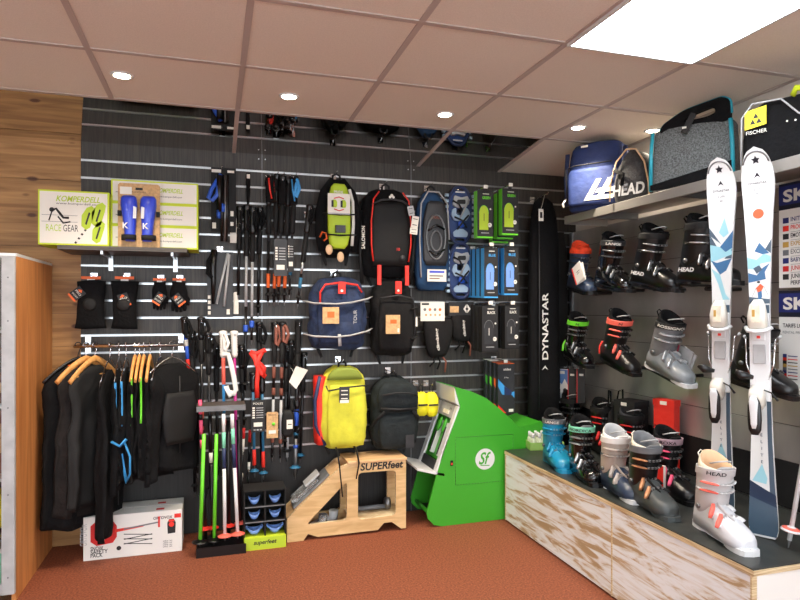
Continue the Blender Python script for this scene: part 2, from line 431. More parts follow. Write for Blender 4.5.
m = MB(); m.box(-hx+.02, hx-.02, -hy+.02, hy-.003, 0, BH-.03, 'dark_board'); m.build('carcass', t)

# ================================================================== GLAZED CABINET ON THE LEFT
px0 = -.875; cy0 = 3.23
t = thing('display_cabinet', 'oak sided glazed display cabinet with white metal door frame at far left', 'cabinet', (px0-.4, (cy0+WY)/2, 0))
H = 1.60; hy = (WY-cy0)/2-.006
m = MB(); m.box(.378, .398, -hy, hy, 0, H, 'cabinet_oak'); m.build('side_panel', t)
m = MB(); m.box(-.40, -.38, -hy, hy, 0, H, 'cabinet_oak'); m.build('side_panel', t)
m = MB(); m.box(-.38, .378, hy-.012, hy, 0.05, H, 'shelf_dark'); m.build('back_panel', t)
m = MB(); m.box(-.40, .398, -hy-.004, hy, H, H+.014, 'white_plastic'); m.build('top', t)
dr = MB(); 
for a, b in ((-.40,-.345), (.345,.398)): dr.box(a, b, -hy-.030, -hy-.004, .04, H, 'light_grey')
dr.box(-.345, .345, -hy-.028, -hy-.006, .04, .09, 'light_grey'); dr.box(-.345, .345, -hy-.028, -hy-.006, H-.012, H, 'light_grey')
for z in (.12, .5, .9, 1.3, 1.5): dr.cyl((.372,-hy-.033,z),(.372,-hy-.028,z),.004,'steel_grey',8)
d = dr.build('door', t, bevel=.003)
m = MB(); m.box(-.345, .345, -hy-.019, -hy-.015, .09, H-.012, 'glass'); m.build('glass_pane', d)
for z in (1.25, .90, .56, .29):
    m = MB(); m.box(-.378, .376, -hy+.01, hy-.014, z-.006, z+.006, 'white_plastic' if z > .3 else 'shelf_dark'); m.build('shelf', t)
CX, CY = px0-.4, (cy0+WY)/2
# things seen through the cabinet glass
t = thing('leather_sheath', 'brown strap shaped sheath standing inside the glazed cabinet', 'sheath', (CX+.27, CY-.2, .566))
m = MB(); m.prism([(-.05,0),(.04,.0),(.06,.12),(.065,.30),(-.01,.30),(-.04,.14)], -.012, .012, 'brown_band'); m.build('body', t, bevel=.004)
m = MB(); m.text('SPORT', 0.035, .16, .03, 'ink', y=-.0125, rot=PI/2); m.box(.018,.04,-.0135,-.012,.10,.24,'kraft'); m.build('label_strip', t)
t = thing('yellow_helmet', 'yellow rounded shell on the lower cabinet shelf', 'helmet', (CX+.24, CY-.14, .296))
m = MB(); m.lathe([(.11,0),(.125,.05),(.118,.10),(.09,.15),(.05,.175),(.005,.185)], 'yellow', 20); m.build('shell', t)
m = MB(); m.lathe([(.112,.0),(.129,.0),(.129,.016),(.112,.016)], 'black_plastic', 20); m.build('rim', t)
t = thing('storage_box', 'pale green storage box at the bottom of the glazed cabinet', 'box', (CX+.2, CY-.12, .0))
m = MB(); m.prism([(-.15,0),(.15,0),(.17,.20),(-.17,.20)], -.13, .13, 'mint'); m.build('body', t, bevel=.006)
m = MB(); m.box(-.178,.178,-.14,.14,.20,.222,'white_matte'); m.build('lid', t, bevel=.004)
t = thing('folded_jacket', 'dark folded garment on a shelf inside the glazed cabinet', 'clothing', (CX+.2, CY-.1, .296+.61))
m = MB()
for k in range(4): m.loft([sup(.30-.01*k,.30,4,20,(0,0,z)) for z in (.05*k+.001,.05*k+.012,.05*k+.04,.05*k+.049)], ['brown_band','kraft','brown_band','dark_grey'][k])
m.wrinkle(.006, 9, 3); m.build('fabric', t)

# ================================================================== SHELF WITH BOXES ABOVE THE CLOTHES
sy0, sy1 = 3.56, 3.898
a = at(57, 243, sy0); b = at(187, 250, sy0); SZ = (a.z+b.z)/2
t = thing('wall_shelf', 'dark wooden shelf on brackets carrying white and yellow boxes', 'shelf', ((a.x+b.x)/2, (sy0+sy1)/2, SZ-.022))
hw = (b.x-a.x)/2; m = MB(); m.box(-hw, hw, -.168, .168, 0, .022, 'shelf_dark'); m.build('board', t)
for px in (107, 174):
    x = at(px, 255, 3.75).x-(a.x+b.x)/2
    m = MB(); m.prism([(-.006,-.001),(.006,-.001),(.006,-.02),(-.006,-.02)], -.15, .166, 'silver'); m.box(x*0-.012,.012,.155,.167,-.09,-.001,'silver'); o = m.build('bracket', t); o.location.x = x

def carton(x0, x1, z0, z1, y0, y1, label, front, group=None):
    t = thing('cardboard_box', label, 'box', ((x0+x1)/2, (y0+y1)/2, z0), group=group)
    w_, h, d = (x1-x0)/2, z1-z0, (y1-y0)/2
    m = MB(); m.box(-w_, w_, -d, d, 0, h, 'yellow_green'); e = .008
    m.box(-w_+e, w_-e, -d-.001, -d, e, h-e, 'paper')
    m.box(-w_-.001, -w_, -d+e, d-e, e, h-e, 'paper')
    front(m, w_, h, -d-.0016); m.build('carton', t); return t
a = at(38, 215, sy0+.0); b = at(109, 215, sy0)
zt = at(75, 191, sy0).z
def race(m, w, h, y):
    m.text('KOMPERDELL', 0.02, h*.80, .042, 'lime', y, bold=.02, shear=.3, width=w*1.25)
    m.text('www.komperdell.com', 0.02, h*.745, .016, 'ink', y, width=w*1.25)
    m.text('RACE', -w*.78, h*.25, .05, 'lime', y, 'l', width=w*.42); m.text('GEAR', -w*.30, h*.25, .05, 'ink', y, 'l', width=w*.42)
    # line drawing of a crouching racer
    m.tube([(-w*.62,y,h*.62),(-w*.5,y,h*.66),(-w*.4,y,h*.58),(-w*.3,y,h*.50),(-w*.14,y,h*.50)], .006, 'ink', 4, flat=(1,.1))
    m.disc(-w*.62, h*.64, .012, 'ink', y); m.tube([(-w*.62,y,h*.60),(-w*.7,y,h*.44)], .003, 'ink', 4, flat=(1,.1)); m.tube([(-w*.45,y,h*.52),(-w*.3,y,h*.40),(-w*.1,y,h*.43)], .004, 'ink', 4, flat=(1,.1))
    for z in (.54,.42): m.poly([(-w*.9,h*z),(w*.1,h*z),(w*.1,h*z+.002),(-w*.9,h*z+.002)], 'mid_grey', y)
    for (cx, cz, sc_) in ((w*.36,h*.50,1), (w*.66,h*.56,1.05), (w*.66,h*.24,.95)):
        P_ = [(-.032,-.05),(-.005,-.075),(.02,-.06),(.045,.03),(.05,.065),(.03,.085),(.0,.07),(-.03,.02)]
        m.poly([(cx+p[0]*sc_*.8, cz+p[1]*sc_*.8) for p in P_], 'lime', y-.0006)
        m.poly([(cx-.008,cz-.03),(cx+.0,cz-.034),(cx+.018,cz+.03),(cx+.010,cz+.034)], 'ink', y-.001)
    for i in range(5):
        m.cbox((w*.05+i*.015, y, h*.05+i*.022), (.010,.001,.010), 'ink', (0,.6,0))
carton(a.x, b.x, SZ, zt, sy0, sy0+.22, 'white and yellow-green shin guard box reading race gear, left end of shelf', race)
x0, x1 = at(111, 215, sy0+.06).x, at(198, 215, sy0+.06).x
z3 = at(150, 181, sy0+.06).z; hh = (z3-SZ)/3
def plain(m, w, h, y):
    m.text('KOMPERDELL', w*.02, h*.52, .034, 'lime', y, 'l', bold=.02, shear=.3, width=w*.62); m.text('www.komperdell.com', w*.02, h*.30, .014, 'ink', y, 'l', width=w*.6)
    m.text('www.komperdell.com', -w*.9, h*.42, .014, 'ink', y, 'l', width=w*.3)
for k, lb in enumerate(('bottom yellow-edged white box in the stack of three on the shelf', 'middle yellow-edged white box in the stack of three on the shelf', 'top yellow-edged white box in the stack of three on the shelf')):
    carton(x0, x1, SZ+hh*k+.0005, SZ+hh*(k+1)-.0005, sy0+.06+.002*k, sy0+.30, lb, plain, 'stacked boxes on the shelf')
# blister card with a pair of blue forearm guards, leaning on the stack
a = at(118, 215, sy0+.03); b = at(160, 215, sy0+.03); zt = at(139, 184, sy0+.03).z
t = thing('forearm_guard_pack', 'kraft card holding two royal blue forearm guards in front of boxes', 'protector', ((a.x+b.x)/2, sy0+.03, SZ+.001))
w_ = (b.x-a.x)/2; h = zt-SZ
m = MB(); m.prism([(-w_,0),(w_,0),(w_,h-.01),(w_-.01,h),(-w_+.01,h),(-w_,h-.01)], -.002, .004, 'kraft'); m.poly([(-w_+.01,h-.06),(-w_*.35,h-.06),(-w_*.35,h-.02),(-w_+.01,h-.02)],'paper',-.003)
m.box(-.018,.018,-.003,-.0021,h-.035,h-.022,'ink'); m.text('KOMPERDELL', 0, h-.05, .012, 'ink', -.0032); m.build('backing_card', t)
for s in (-1, 1):
    m = MB(); rings = []
    for z, w2, d in ((.03,.022,.016),(.035,.026,.022),(.08,.028,.026),(.15,.034,.032),(.22,.042,.034),(.26,.040,.026),(.275,.030,.014)):
        rings.append(sup(w2*2, d*2, 2.4, 20, (s*w_*.47-s*(.275-z)*.03, -.02, z)))
    m.loft(rings, 'royal_blue')
    cx = s*w_*.47
    m.poly([(cx-.03*s-.006,.15),(cx-.03*s+.010,.15),(cx-.03*s+.012,.21),(cx-.03*s-.004,.215)],'white_plastic',-.0525)
    m.text('K', cx-.012, .095, .045, 'white_plastic', -.0530, bold=.02); m.build('guard', t)
    for z in (.05, .18):
        m = MB(); m.loft([sup((.075 if z < .1 else .098),.06,3,18,(s*w_*.47,-.016,q)) for q in (z-.014,z+.014)], 'matte_black') if z<.1 else m.box(cx+s*.038,cx+s*.056,-.022,-.004,z-.014,z+.014,'matte_black'); m.build('strap', t)

# ================================================================== HOOKS
def hook(x, z, label=None, L=.10, Y=WY):
    t = thing('slatwall_hook', label or 'chrome prong hook in a slat of the back wall', 'hook', (x, Y-.004, z), group=None if label else 'chrome hooks in the slatted wall')
    m = MB(); m.box(-.018,.018,-.006,.003,-.02,.02,'chrome'); m.cyl((0,-.004,0),(0,-L,.004),.003,'chrome',8); m.tube([(0,-L,.004),(0,-L-.006,.010),(0,-L-.006,.016)],.003,'chrome',6); m.build('prong', t)
    return t

# hanging knee sleeves and gloves
def swing_card(m, x, z, w, h, ang, y, key='ink', key2='orange'):
    T = Matrix.Translation((x, y, z)) @ Matrix.Rotation(ang, 4, 'Y')
    m.box(-w/2, w/2, -.0008, .0008, -h/2, h/2, key, T); m.box(-w/2, w/2, -.0012, -.0008, -h/2, -h/2+h*.14, key2, T)
    m.text('PRO', 0, h*.05, h*.22, 'paper', -.001, width=w*.7, T=T); m.text('SPORT', 0, -h*.22, h*.16, 'paper', -.001, width=w*.75, T=T)
    m.poly([(-w*.3,h*.28),(0,h*.45),(w*.2,h*.30),(-.0,h*.22)], 'orange', -.0011, T)
def sleeve(x0, y0, x1, y1, label, hang, seed, flare):
    cx, w_, z0, z1 = bb(x0, y0, x1, y1, 3.80); h = z1-z0
    t = thing('knee_sleeve', label, 'protector', (cx, 3.80, z0))
    m = MB(); rings = []
    for q in range(11):
        f = q/10; ww = w_*(.82+.18*abs(2*f-1)**1.5)*(1+flare*(1-f)); rings.append(sup(ww, .055+.02*math.sin(f*PI), 2.5, 28, (0, 0, h*f)))
    i = [Vector((p.x*.92, p.y*.8, p.z-.002)) for p in rings[-1]]; rings += [i, [Vector((p.x*.95,p.y,p.z-.05)) for p in i]]
    m.loft(rings, 'black_fabric'); m.wrinkle(.010, 9, seed); m.build('sleeve_fabric', t)
    m = MB(); m.lathe([(.001,0),(.03,0),(.036,.006),(.028,.012),(.001,.014)], 'matte_black', 18, Matrix.Translation((0,-.035,h*.5)) @ Matrix.Rotation(R(90),4,'X')); m.build('kneecap_pad', t)
    m = MB(); m.box(-.05,.05,-.004,.0,h+.010,h+.026,'orange'); m.box(-.02,.02,-.003,.001,h-.015,h+.012,'paper'); m.build('hang_bar', t)
    m = MB(); swing_card(m, hang[0]*w_, h*hang[1], .055, .075, hang[2], -.042); m.build('swing_tag', t)
    hook(cx, z1+.03, None, .12)
sleeve(76, 281, 106, 328, 'black knee sleeve with a tilted silver tag, nearest the pine boards', (-.42,.72,.9), 1, .1)
sleeve(110, 281, 139, 329, 'black knee sleeve with a square tag, second from the pine boards', (.02,.60,-.35), 2, -.08)
def glove(x0, y0, x1, y1, label, seed, ang):
    cx, w_, z0, z1 = bb(x0, y0, x1, y1, 3.80); h = z1-z0
    t = thing('padded_glove', label, 'glove', (cx, 3.80, z0))
    m = MB(); m.loft([sup(w_*(.75+.25*math.sin(PI*min(1,f*1.1))), .04+.02*math.sin(f*PI), 2.4, 20, (0,0,h*.28+h*.72*f)) for f in [q/8 for q in range(9)]], 'black_fabric'); m.wrinkle(.006, 16, seed); m.build('palm', t)
    for i in range(4):
        m = MB(); x = (i-1.5)*w_*.2; m.tube([(x,0,h*.34),(x*1.1,-.008,h*.18),(x*1.1,-.018,h*(.02+.04*abs(i-1.5)))],[w_*.12,w_*.115,w_*.08],'black_fabric',8); m.build('finger', t)
    m = MB(); m.tube([(w_*.32,0,h*.6),(w_*.52,-.01,h*.42),(w_*.5,-.02,h*.26)],[w_*.13,w_*.12,w_*.08],'black_fabric',8); m.build('thumb', t)
    m = MB(); m.box(-.035,.035,-.004,0,h+.008,h+.022,'orange'); m.box(-.014,.014,-.003,.001,h-.02,h+.01,'paper'); m.build('hang_bar', t)
    m = MB(); swing_card(m, 0, h*.42, .05, .07, ang, -.045); m.build('swing_tag', t)
    hook(cx, z1+.025, None, .12)
glove(152, 282, 167, 311, 'black padded glove with a diagonal tag, left of the pair under the shelf', 5, .6)
glove(170, 282, 188, 313, 'black padded glove with a hanging tag, right of the pair under the shelf', 6, -.7)

# ================================================================== CLOTHES RAIL
RY = 3.66
a = at(74, 347, RY); b = at(184, 344, RY); RZ = (a.z+b.z)/2
t = thing('garment_rail', 'chrome garment rail carrying black vests and protectors', 'rail', ((a.x+b.x)/2, RY, RZ))
hw = (b.x-a.x)/2
m = MB(); m.tube([(-hw,0,0),(hw,0,0)], .010, 'chrome', 10, flat=(1,1.5)); m.build('bar', t)
for s in (-1, 1):
    m = MB(); m.box(s*hw*.9-.009, s*hw*.9+.009, 0, WY-RY-.002, -.008, .010, 'chrome'); m.box(s*hw*.9-.014, s*hw*.9+.014, WY-RY-.010, WY-RY-.003, -.05, .05, 'chrome'); m.build('wall_arm', t)

def garment(px, zt_off, length, width, thick, rot, label, seed, hang='wood', trim=None, color='black_fabric', neck=.045, dy=0, extra=None, kind='vest', cat='vest'):
    """an item hanging on its own hanger from the rail; local x runs along its shoulders"""
    x = at(px, 347, RY+dy).x; zt = RZ-.105-zt_off
    t = thing('padded_vest' if kind == 'vest' else kind, label, cat, (x, RY+dy, zt-length), rotz=rot)
    L = length; m = MB(); rings = []; NZ = 22; NA = 40
    for q in range(NZ+1):
        f = q/NZ; z = L*(1-f)
        sh = neck+(width/2-neck)*min(1, (f/.11))**.6 if f < .11 else width/2*(1-.10*math.sin(PI*min(1,(f-.11)/.35)) + .06*(f-.11))
        th = thick*(.35+.65*min(1, f/.16))*(1+.15*math.sin(f*7+seed))
        ring = sup(sh*2, th, 2.3, NA, (0,0,z-.16*max(0,sh-neck)*(1 if f<.11 else 1)))
        for i, p in enumerate(ring):
            an = 2*PI*i/NA; fold = math.sin(an*7+seed*2+f*1.5)*.016*min(1,f*1.6); fold += math.sin(an*3+seed)*.008*f
            n = Vector((0, p.y, 0)); n = n.normalized() if n.length > 1e-6 else Vector((0,0,0))
            p += n*fold; p.z += .02*math.sin(an*2+seed)*f*f
        rings.append(ring)
    m.loft(rings[::-1], color); m.wrinkle(.014, 6, seed); m.wrinkle(.006, 18, seed+2); m.build('fabric', t)
    if trim:
        for s in (-1, 1):
            mm = MB(); pts = [Vector((s*width*.5*(.98-.1*math.sin(PI*f*.9))*1.0, -thick*.10, L*(1-.10-.42*f))) for f in [q/10 for q in range(11)]]
            mm.tube(pts, .006, trim, 6); mm.build('piping', t)
    if extra: extra(t, L, width, thick)
    # zip line and pad
    mm = MB(); mm.tube([(0,-thick*.54-.003,L*.88),(0,-thick*.56-.004,L*.5),(0,-thick*.55-.004,L*.12)], .0028, 'dark_grey', 6); mm.build('zipper', t)
    # hanger
    global NH; NH += 1
    g = thing('coat_hanger', HL[NH-1], 'hanger', (x, RY+dy, RZ), rotz=rot)
    top = RZ-zt
    hk = MB(); pts = [Vector((.018*math.cos(q), 0, .004+.018*math.sin(q))) for q in [R(200)-R(230)*k/8 for k in range(9)]]+[Vector((0,0,-.045)),Vector((0,0,-.075))]
    hk.tube(pts, .0028, 'chrome' if hang != 'black' else 'black_plastic', 6); hk.build('hook', g)
    hm = MB(); key = {'wood':'hanger_wood','wire':'chrome','black':'black_plastic'}[hang]
    ww = width/2*.98; rr = .012 if hang == 'wood' else (.004 if hang == 'wire' else .008)
    arm = [Vector((q*ww, -.0, -.066-.075*abs(q)**1.2-.04*q*q)) for q in [k/6-1 for k in range(13)]]
    hm.tube(arm, [rr*(.8+.2*(1-abs(k-6)/6)) for k in range(13)], key, 8, flat=(1.5,.8)); 
    hm.build('shoulder_arms', g)
    if hang == 'wood':
        hb = MB(); hb.cyl((-ww*.9,0,-.155),(ww*.9,0,-.155),.005,'hanger_wood',8); hb.build('crossbar', g)
    return t
NH = 0
HL = ['black hanger of the leftmost vest on the rail', 'curved wooden hanger of the second vest on the rail', 'curved wooden hanger of the third vest on the rail',
 'chrome wire hanger of the long black bib protector', 'chrome wire hanger of the first blue trimmed protector', 'chrome wire hanger of the second blue trimmed protector',
 'slim wooden hanger, leftmost of the four side by side', 'slim wooden hanger, second of the four side by side', 'slim wooden hanger, third of the four side by side', 'slim wooden hanger, rightmost of the four side by side',
 'chrome wire hanger just left of the bulky mesh protector', 'chrome wire hanger of the bulky mesh protector at the rail end']
def collar(t, L, w, th):
    m = MB(); m.tube([Vector((.05*math.cos(a), .035*math.sin(a), L-.01+.01*math.sin(a))) for a in [2*PI*k/12 for k in range(12)]], .010, 'orange', 8, closed=True); m.build('collar', t)
def sidepipe(t, L, w, th):
    m = MB(); m.tube([(w*.30,-th*.55-.006,L*.55),(w*.12,-th*.6-.007,L*.42),(w*.2,-th*.6-.008,L*.28),(w*.12,-th*.6-.008,L*.14)], .0035, 'sky_blue', 6); m.build('side_piping', t)
def whiteloop(t, L, w, th):
    m = MB(); m.tube([(w*.2,-th*.6,L*.64),(w*.05,-th*.65,L*.56),(w*.08,-th*.65,L*.49),(w*.14,-th*.65,L*.48)], .004, 'white_plastic', 6); m.build('cord_loop', t)
def harness(t, L, w, th):
    m = MB(); m.tube([(-w*.46,-.015,L*.34),(-w*.55,-.05,L*.2),(-w*.56,-.05,L*.04),(-w*.5,-.03,-.02),(-w*.44,-.01,.05),(-w*.44,0,L*.22)], .011, 'sky_blue', 8, flat=(1.6,.5)); m.build('thigh_strap', t)
    m = MB(); m.tube([(-w*.50,-.03,L*.36),(-w*.53,0,L*.30),(-w*.50,.04,L*.34)], .014, 'sky_blue', 8, flat=(1.8,.5)); m.build('hip_strap', t)
def mesh_bulk(t, L, w, th):
    m = MB(); rings = [sup(w*.62*(.8+.2*math.sin(PI*f)), .05*(.6+.4*math.sin(PI*f)), 2.6, 20, (0,-th*.5-.012,L*(.22+.5*f))) for f in [q/10 for q in range(11)]]
    m.loft(rings, 'matte_black'); m.wrinkle(.004, 20, 3); m.build('back_plate', t)
D = R(35)
garment(78, -.01, .83, .38, .09, R(42), 'black padded vest with an orange collar, leftmost on the rail', 1, 'black', extra=collar)
garment(86, .0, .76, .36, .06, R(50), 'black vest with thin blue side piping, second from the left on the rail', 2, 'wood', color='brown_grey_fabric', extra=sidepipe)
garment(95, .0, .70, .36, .05, R(58), 'black vest with a white cord loop, third from the left on the rail', 3, 'wood', color='matte_black', extra=whiteloop)
garment(110, .03, .84, .36, .07, R(84), 'long black bib protector hanging low above the snow safety box', 4, 'wire')
garment(119, .02, .62, .34, .045, R(90), 'black protector vest with blue armhole piping, nearest the wire hangers', 5, 'wire', trim='sky_blue')
garment(126, .02, .56, .34, .04, R(88), 'black protector vest with blue trim, right of the first blue trimmed one', 6, 'wire', trim='sky_blue', extra=harness)
for k, (px, trim, ln, lb) in enumerate(((135,'neon_green',.60,'black protector top with green piping, first of four on slim wooden hangers'), (139.5,None,.56,'black protector top, second of four on slim wooden hangers'),
                             (144,'neon_green',.58,'black protector top with green piping, third of four on slim wooden hangers'), (150,None,.54,'black protector top, last of four on slim wooden hangers'))):
    garment(px, .0, ln, .34, .035, R(89), lb, 7+k, 'wood', trim=trim, color='black_fabric')
garment(160, .01, .60, .34, .08, R(80), 'black back protector hanging left of the bulky mesh one on the rail', 12, 'wire')
garment(172, .0, .56, .36, .12, R(40), 'bulky black mesh back protector, rightmost on the rail', 13, 'wire', extra=mesh_bulk)

# ================================================================== SNOW SAFETY BOXES ON THE FLOOR
def safety(y0, label):
    p = at(83, 560, y0); q = at(182, 548, y0); zt = at(132, 505, y0).z if y0 < 3.55 else .315
    return p, q
fy = 3.50
p0 = atZ(83, 562, 0); p1 = atZ(182, 550, 0)
X0, X1, FY = p0.x, p1.x, (p0.y+p1.y)/2
HZ = (at(83, 517, FY).z + at(182, 510, FY).z)/2
for k, lb in ((0,'white snow safety pack box with a red shovel picture, in front'), (1,'white snow safety pack box standing right behind the front one')):
    t = thing('snow_safety_box', lb, 'box', ((X0+X1)/2, FY+.055+.115*k, 0))
    w_ = (X1-X0)/2; m = MB(); m.box(-w_, w_, -.055, .055, 0, HZ, 'white_matte'); y = -.0556
    m.box(w_*.45,w_*.62,-.03,.0,HZ,HZ+.0006,'red'); m.box(-w_*.95,w_*.9,-.052,-.050,HZ,HZ+.0004,'light_grey')
    if k == 0:
        sx, sz = -w_*.62, HZ*.62
        m.poly([(sx-.06,sz-.045),(sx-.03,sz-.07),(sx+.05,sz-.06),(sx+.07,sz-.03),(sx+.07,sz+.03),(sx+.05,sz+.06),(sx-.03,sz+.065),(sx-.06,sz+.04)], 'red', y)
        m.poly([(sx-.04,sz-.01),(sx+.05,sz-.012),(sx+.05,sz+.012),(sx-.04,sz+.01)], 'brown_band', y-.0004)
        m.cbox((sx-.005,y-.0006,sz+.04),(.03,.0005,.012),'paper'); m.cbox((sx-.005,y-.0006,sz-.035),(.03,.0005,.012),'paper')
        m.poly([(sx+.06,sz-.006),(w_*.2,sz+.012),(w_*.2,sz+.020),(sx+.06,sz+.012)], 'bright_red', y-.0004)
        m.poly([(-w_*.2,sz+.004),(w_*.5,sz+.024),(w_*.5,sz+.032),(-w_*.2,sz+.012)], 'steel_grey', y-.0008)
        m.poly([(w_*.5,sz+.0),(w_*.54,sz+.0),(w_*.54,sz+.06),(w_*.5,sz+.06)], 'bright_red', y-.0008)
        m.poly([(w_*.70,HZ*.44),(w_*.86,HZ*.45),(w_*.87,HZ*.7),(w_*.83,HZ*.79),(w_*.73,HZ*.79),(w_*.69,HZ*.7)], 'ink', y); m.disc(w_*.78, HZ*.66, .014, 'bright_red', y-.0006); m.cbox((w_*.78,y-.0006,HZ*.75),(.03,.0005,.012),'bright_red')
        for i in range(5):
            z = HZ*(.50-.055*i); s = 1 if i % 2 == 0 else -1
            m.tube([(-w_*.2,y,z+s*.008),(w_*.38,y,z-s*.008)], .0022, 'ink', 4, flat=(1,.3))
        m.text('SNOW', -w_*.86, HZ*.22, .030, 'ink', y, 'l', bold=.02, width=.062); m.text('SAFETY', -w_*.86, HZ*.14, .030, 'ink', y, 'l', bold=.02, width=.085); m.text('PACK', -w_*.86, HZ*.06, .030, 'ink', y, 'l', bold=.02, width=.06)
        m.poly([(w_*.84,HZ-.045),(w_*.98,HZ-.045),(w_*.98,HZ-.022),(w_*.84,HZ-.022)], 'bright_red', y); m.text('ORTOVOX', w_*.6, HZ-.045, .022, 'ink', y, width=w_*.4, bold=.02)
        m.text('ORTOVOX', -w_*.93, HZ*.35, .05, 'light_grey', y, 'l', rot=PI/2, width=.001+HZ*.5)
        for i in range(4): m.text('safety set', w_*.60, HZ*(.26-.045*i), .013, 'ink', y, 'l')
        m.disc(-w_*.3, HZ*.22, .012, 'ink', y)
    m.build('carton', t)

# ================================================================== SKI AND TREKKING POLES
def pole(label, top, tip, Y=3.83, shaft=((0,1,'black_plastic'),), grip='black_plastic', glen=.12, basket='black_plastic', brad=.03, bpos=.07, strap='black_fabric', r=.0088, locks=(), bands=(), hk=True, foam=False, group=None, name='ski_pole', Yt=None, tipkey='steel_grey', hang=None):
    A = at(tip[0], tip[1], Y if Yt is None else Yt); B = at(top[0], top[1], Y); ax = B-A; L = ax.length
    q = Vector((0,0,1)).rotation_difference(ax.normalized())
    t = thing(name, label, 'pole', A, quat=q, group=group)
    m = MB(); z0 = .03; z1 = L-(glen if grip else 0)
    for a, b, k in shaft: m.cyl((0,0,z0+(z1-z0)*a), (0,0,z0+(z1-z0)*b), r*(.86+.14*b), k, 10, r2=r*(.86+.14*b))
    m.build('shaft', t)
    if tipkey: mm = MB(); mm.lathe([(.0012,0),(.003,.004),(.0055,.03),(r*.9,.05)], tipkey, 8); mm.build('tip', t)
    if grip:
        prof = [(r+.001, z1-.01),(.017,z1)]
        n = 7
        for i in range(n): zz = z1+glen*(.1+.7*i/n); prof += [(.0200,zz),(.0178,zz+glen*.05)]
        prof += [(.021,L-.02),(.025,L-.008),(.019,L),(.002,L+.003)]
        mm = MB(); mm.lathe(prof, grip, 12); mm.build('grip', t)
        if foam: mm = MB(); mm.lathe([(.009,z1-glen*1.1),(.0165,z1-glen*1.05),(.0165,z1-.01),(.009,z1-.002)], 'matte_black', 12); mm.build('foam_extension', t)
    if basket:
        mm = MB(); mm.lathe([(r,bpos+.012),(r+.006,bpos+.01),(brad*.7,bpos+.003),(brad,bpos),(brad*.96,bpos-.004),(brad*.6,bpos-.001),(r,bpos-.006)], basket, 20); mm.build('basket', t)
    if strap:
        s = random.uniform(-.01,.01); ll = random.uniform(.11,.17)
        mm = MB(); mm.tube([(0,-.012,L-.012),(.022+s,-.026,L-.03),(.036+s,-.03,L-ll*.6),(.020+s,-.032,L-ll),(.004,-.028,L-ll*.9),(.006,-.022,L-.05),(0,-.012,L-.015)], .010, strap, 6, flat=(1,.3)); mm.build('strap', t)
    for f, k in locks:
        z = L*f; mm = MB(); mm.lathe([(r+.001,z-.022),(r+.006,z-.018),(r+.006,z+.018),(r+.001,z+.022)], k, 12); mm.box(-.006,.006,-r-.013,-r-.002,z-.014,z+.016,k); mm.build('flick_lock', t)
    for f0, f1, k in bands:
        mm = MB(); mm.lathe([(r+.0005,L*f0),(r+.0022,L*f0+.002),(r+.0022,L*f1-.002),(r+.0005,L*f1)], k, 12); mm.build('band', t)
    if hk: hook(B.x+.004, B.z-.035 if B.z < 2.15 else B.z, None, WY-Y+.02)
    return t

# group of six trekking poles under the ceiling mirror, and the card that hangs over them
six = [((269,177),(268,306),'black trekking pole with a red strap stripe, leftmost of the fan of poles','bright_red','orange'),
       ((277,174),(274,307),'black trekking pole, second in the fan hanging over the grey info card','black_fabric','orange'),
       ((283,176),(278,305),'black trekking pole, third in the fan hanging over the grey info card','black_fabric','orange'),
       ((289,178),(284,306),'black trekking pole, fourth in the fan hanging over the grey info card','dark_grey','orange'),
       ((295,176),(289,300),'black trekking pole with a light blue strap, fifth in the fan','sky_blue',None),
       ((310,205),(297,309),'slanted grey trekking pole at the right of the fan','black_fabric',None)]
for i, (a, b, lb, st, band) in enumerate(six):
    t = pole(lb, a, b, 3.84-.022*i, grip='black_plastic', glen=.17, strap=st, foam=True, basket='matte_black', brad=.018, r=.0085,
         bands=((.14,.25,band),) if band else ((.2,.3,'pole_blue'),), shaft=((0,.42,'black_plastic'),(.42,.62,'silver' if i in (1,5) else 'matte_black'),(.62,1,'dark_grey')))
    # big padded strap loop on each handle
    B = at(a[0], a[1], 3.84-.022*i)
def strapset(px, py, w, h, label, keys, Y=3.74):
    cx, w_, z0, z1 = bb(px, py, px+w, py+h, Y); hh = z1-z0
    t = thing('wrist_strap', label, 'strap', (cx, Y, z0))
    m = MB(); m.loft([sup(w_*(.9-.25*abs(f-.3)), .022, 3, 16, (0,0,hh*f)) for f in (0,.1,.3,.5,.7,.9,1)], 'black_fabric'); m.wrinkle(.004,20,px); m.build('webbing', t); hook(cx, z1-.012, None, WY-Y+.005)
    if keys: m = MB(); m.tube([(-w_*.15,-.014,hh*.9),(-w_*.05,-.016,hh*.5),(w_*.15,-.016,hh*.12)], .005, keys, 6, flat=(1,.4)); m.build('stripe', t)
    return t
strapset(265,176,10,26,'wide black wrist strap with a red stripe on the pole fan','bright_red')
strapset(278,180,9,24,'plain black wrist strap in the middle of the pole fan',None)
strapset(288,177,10,28,'wide black wrist strap with a pale blue stripe on the pole fan','sky_blue')

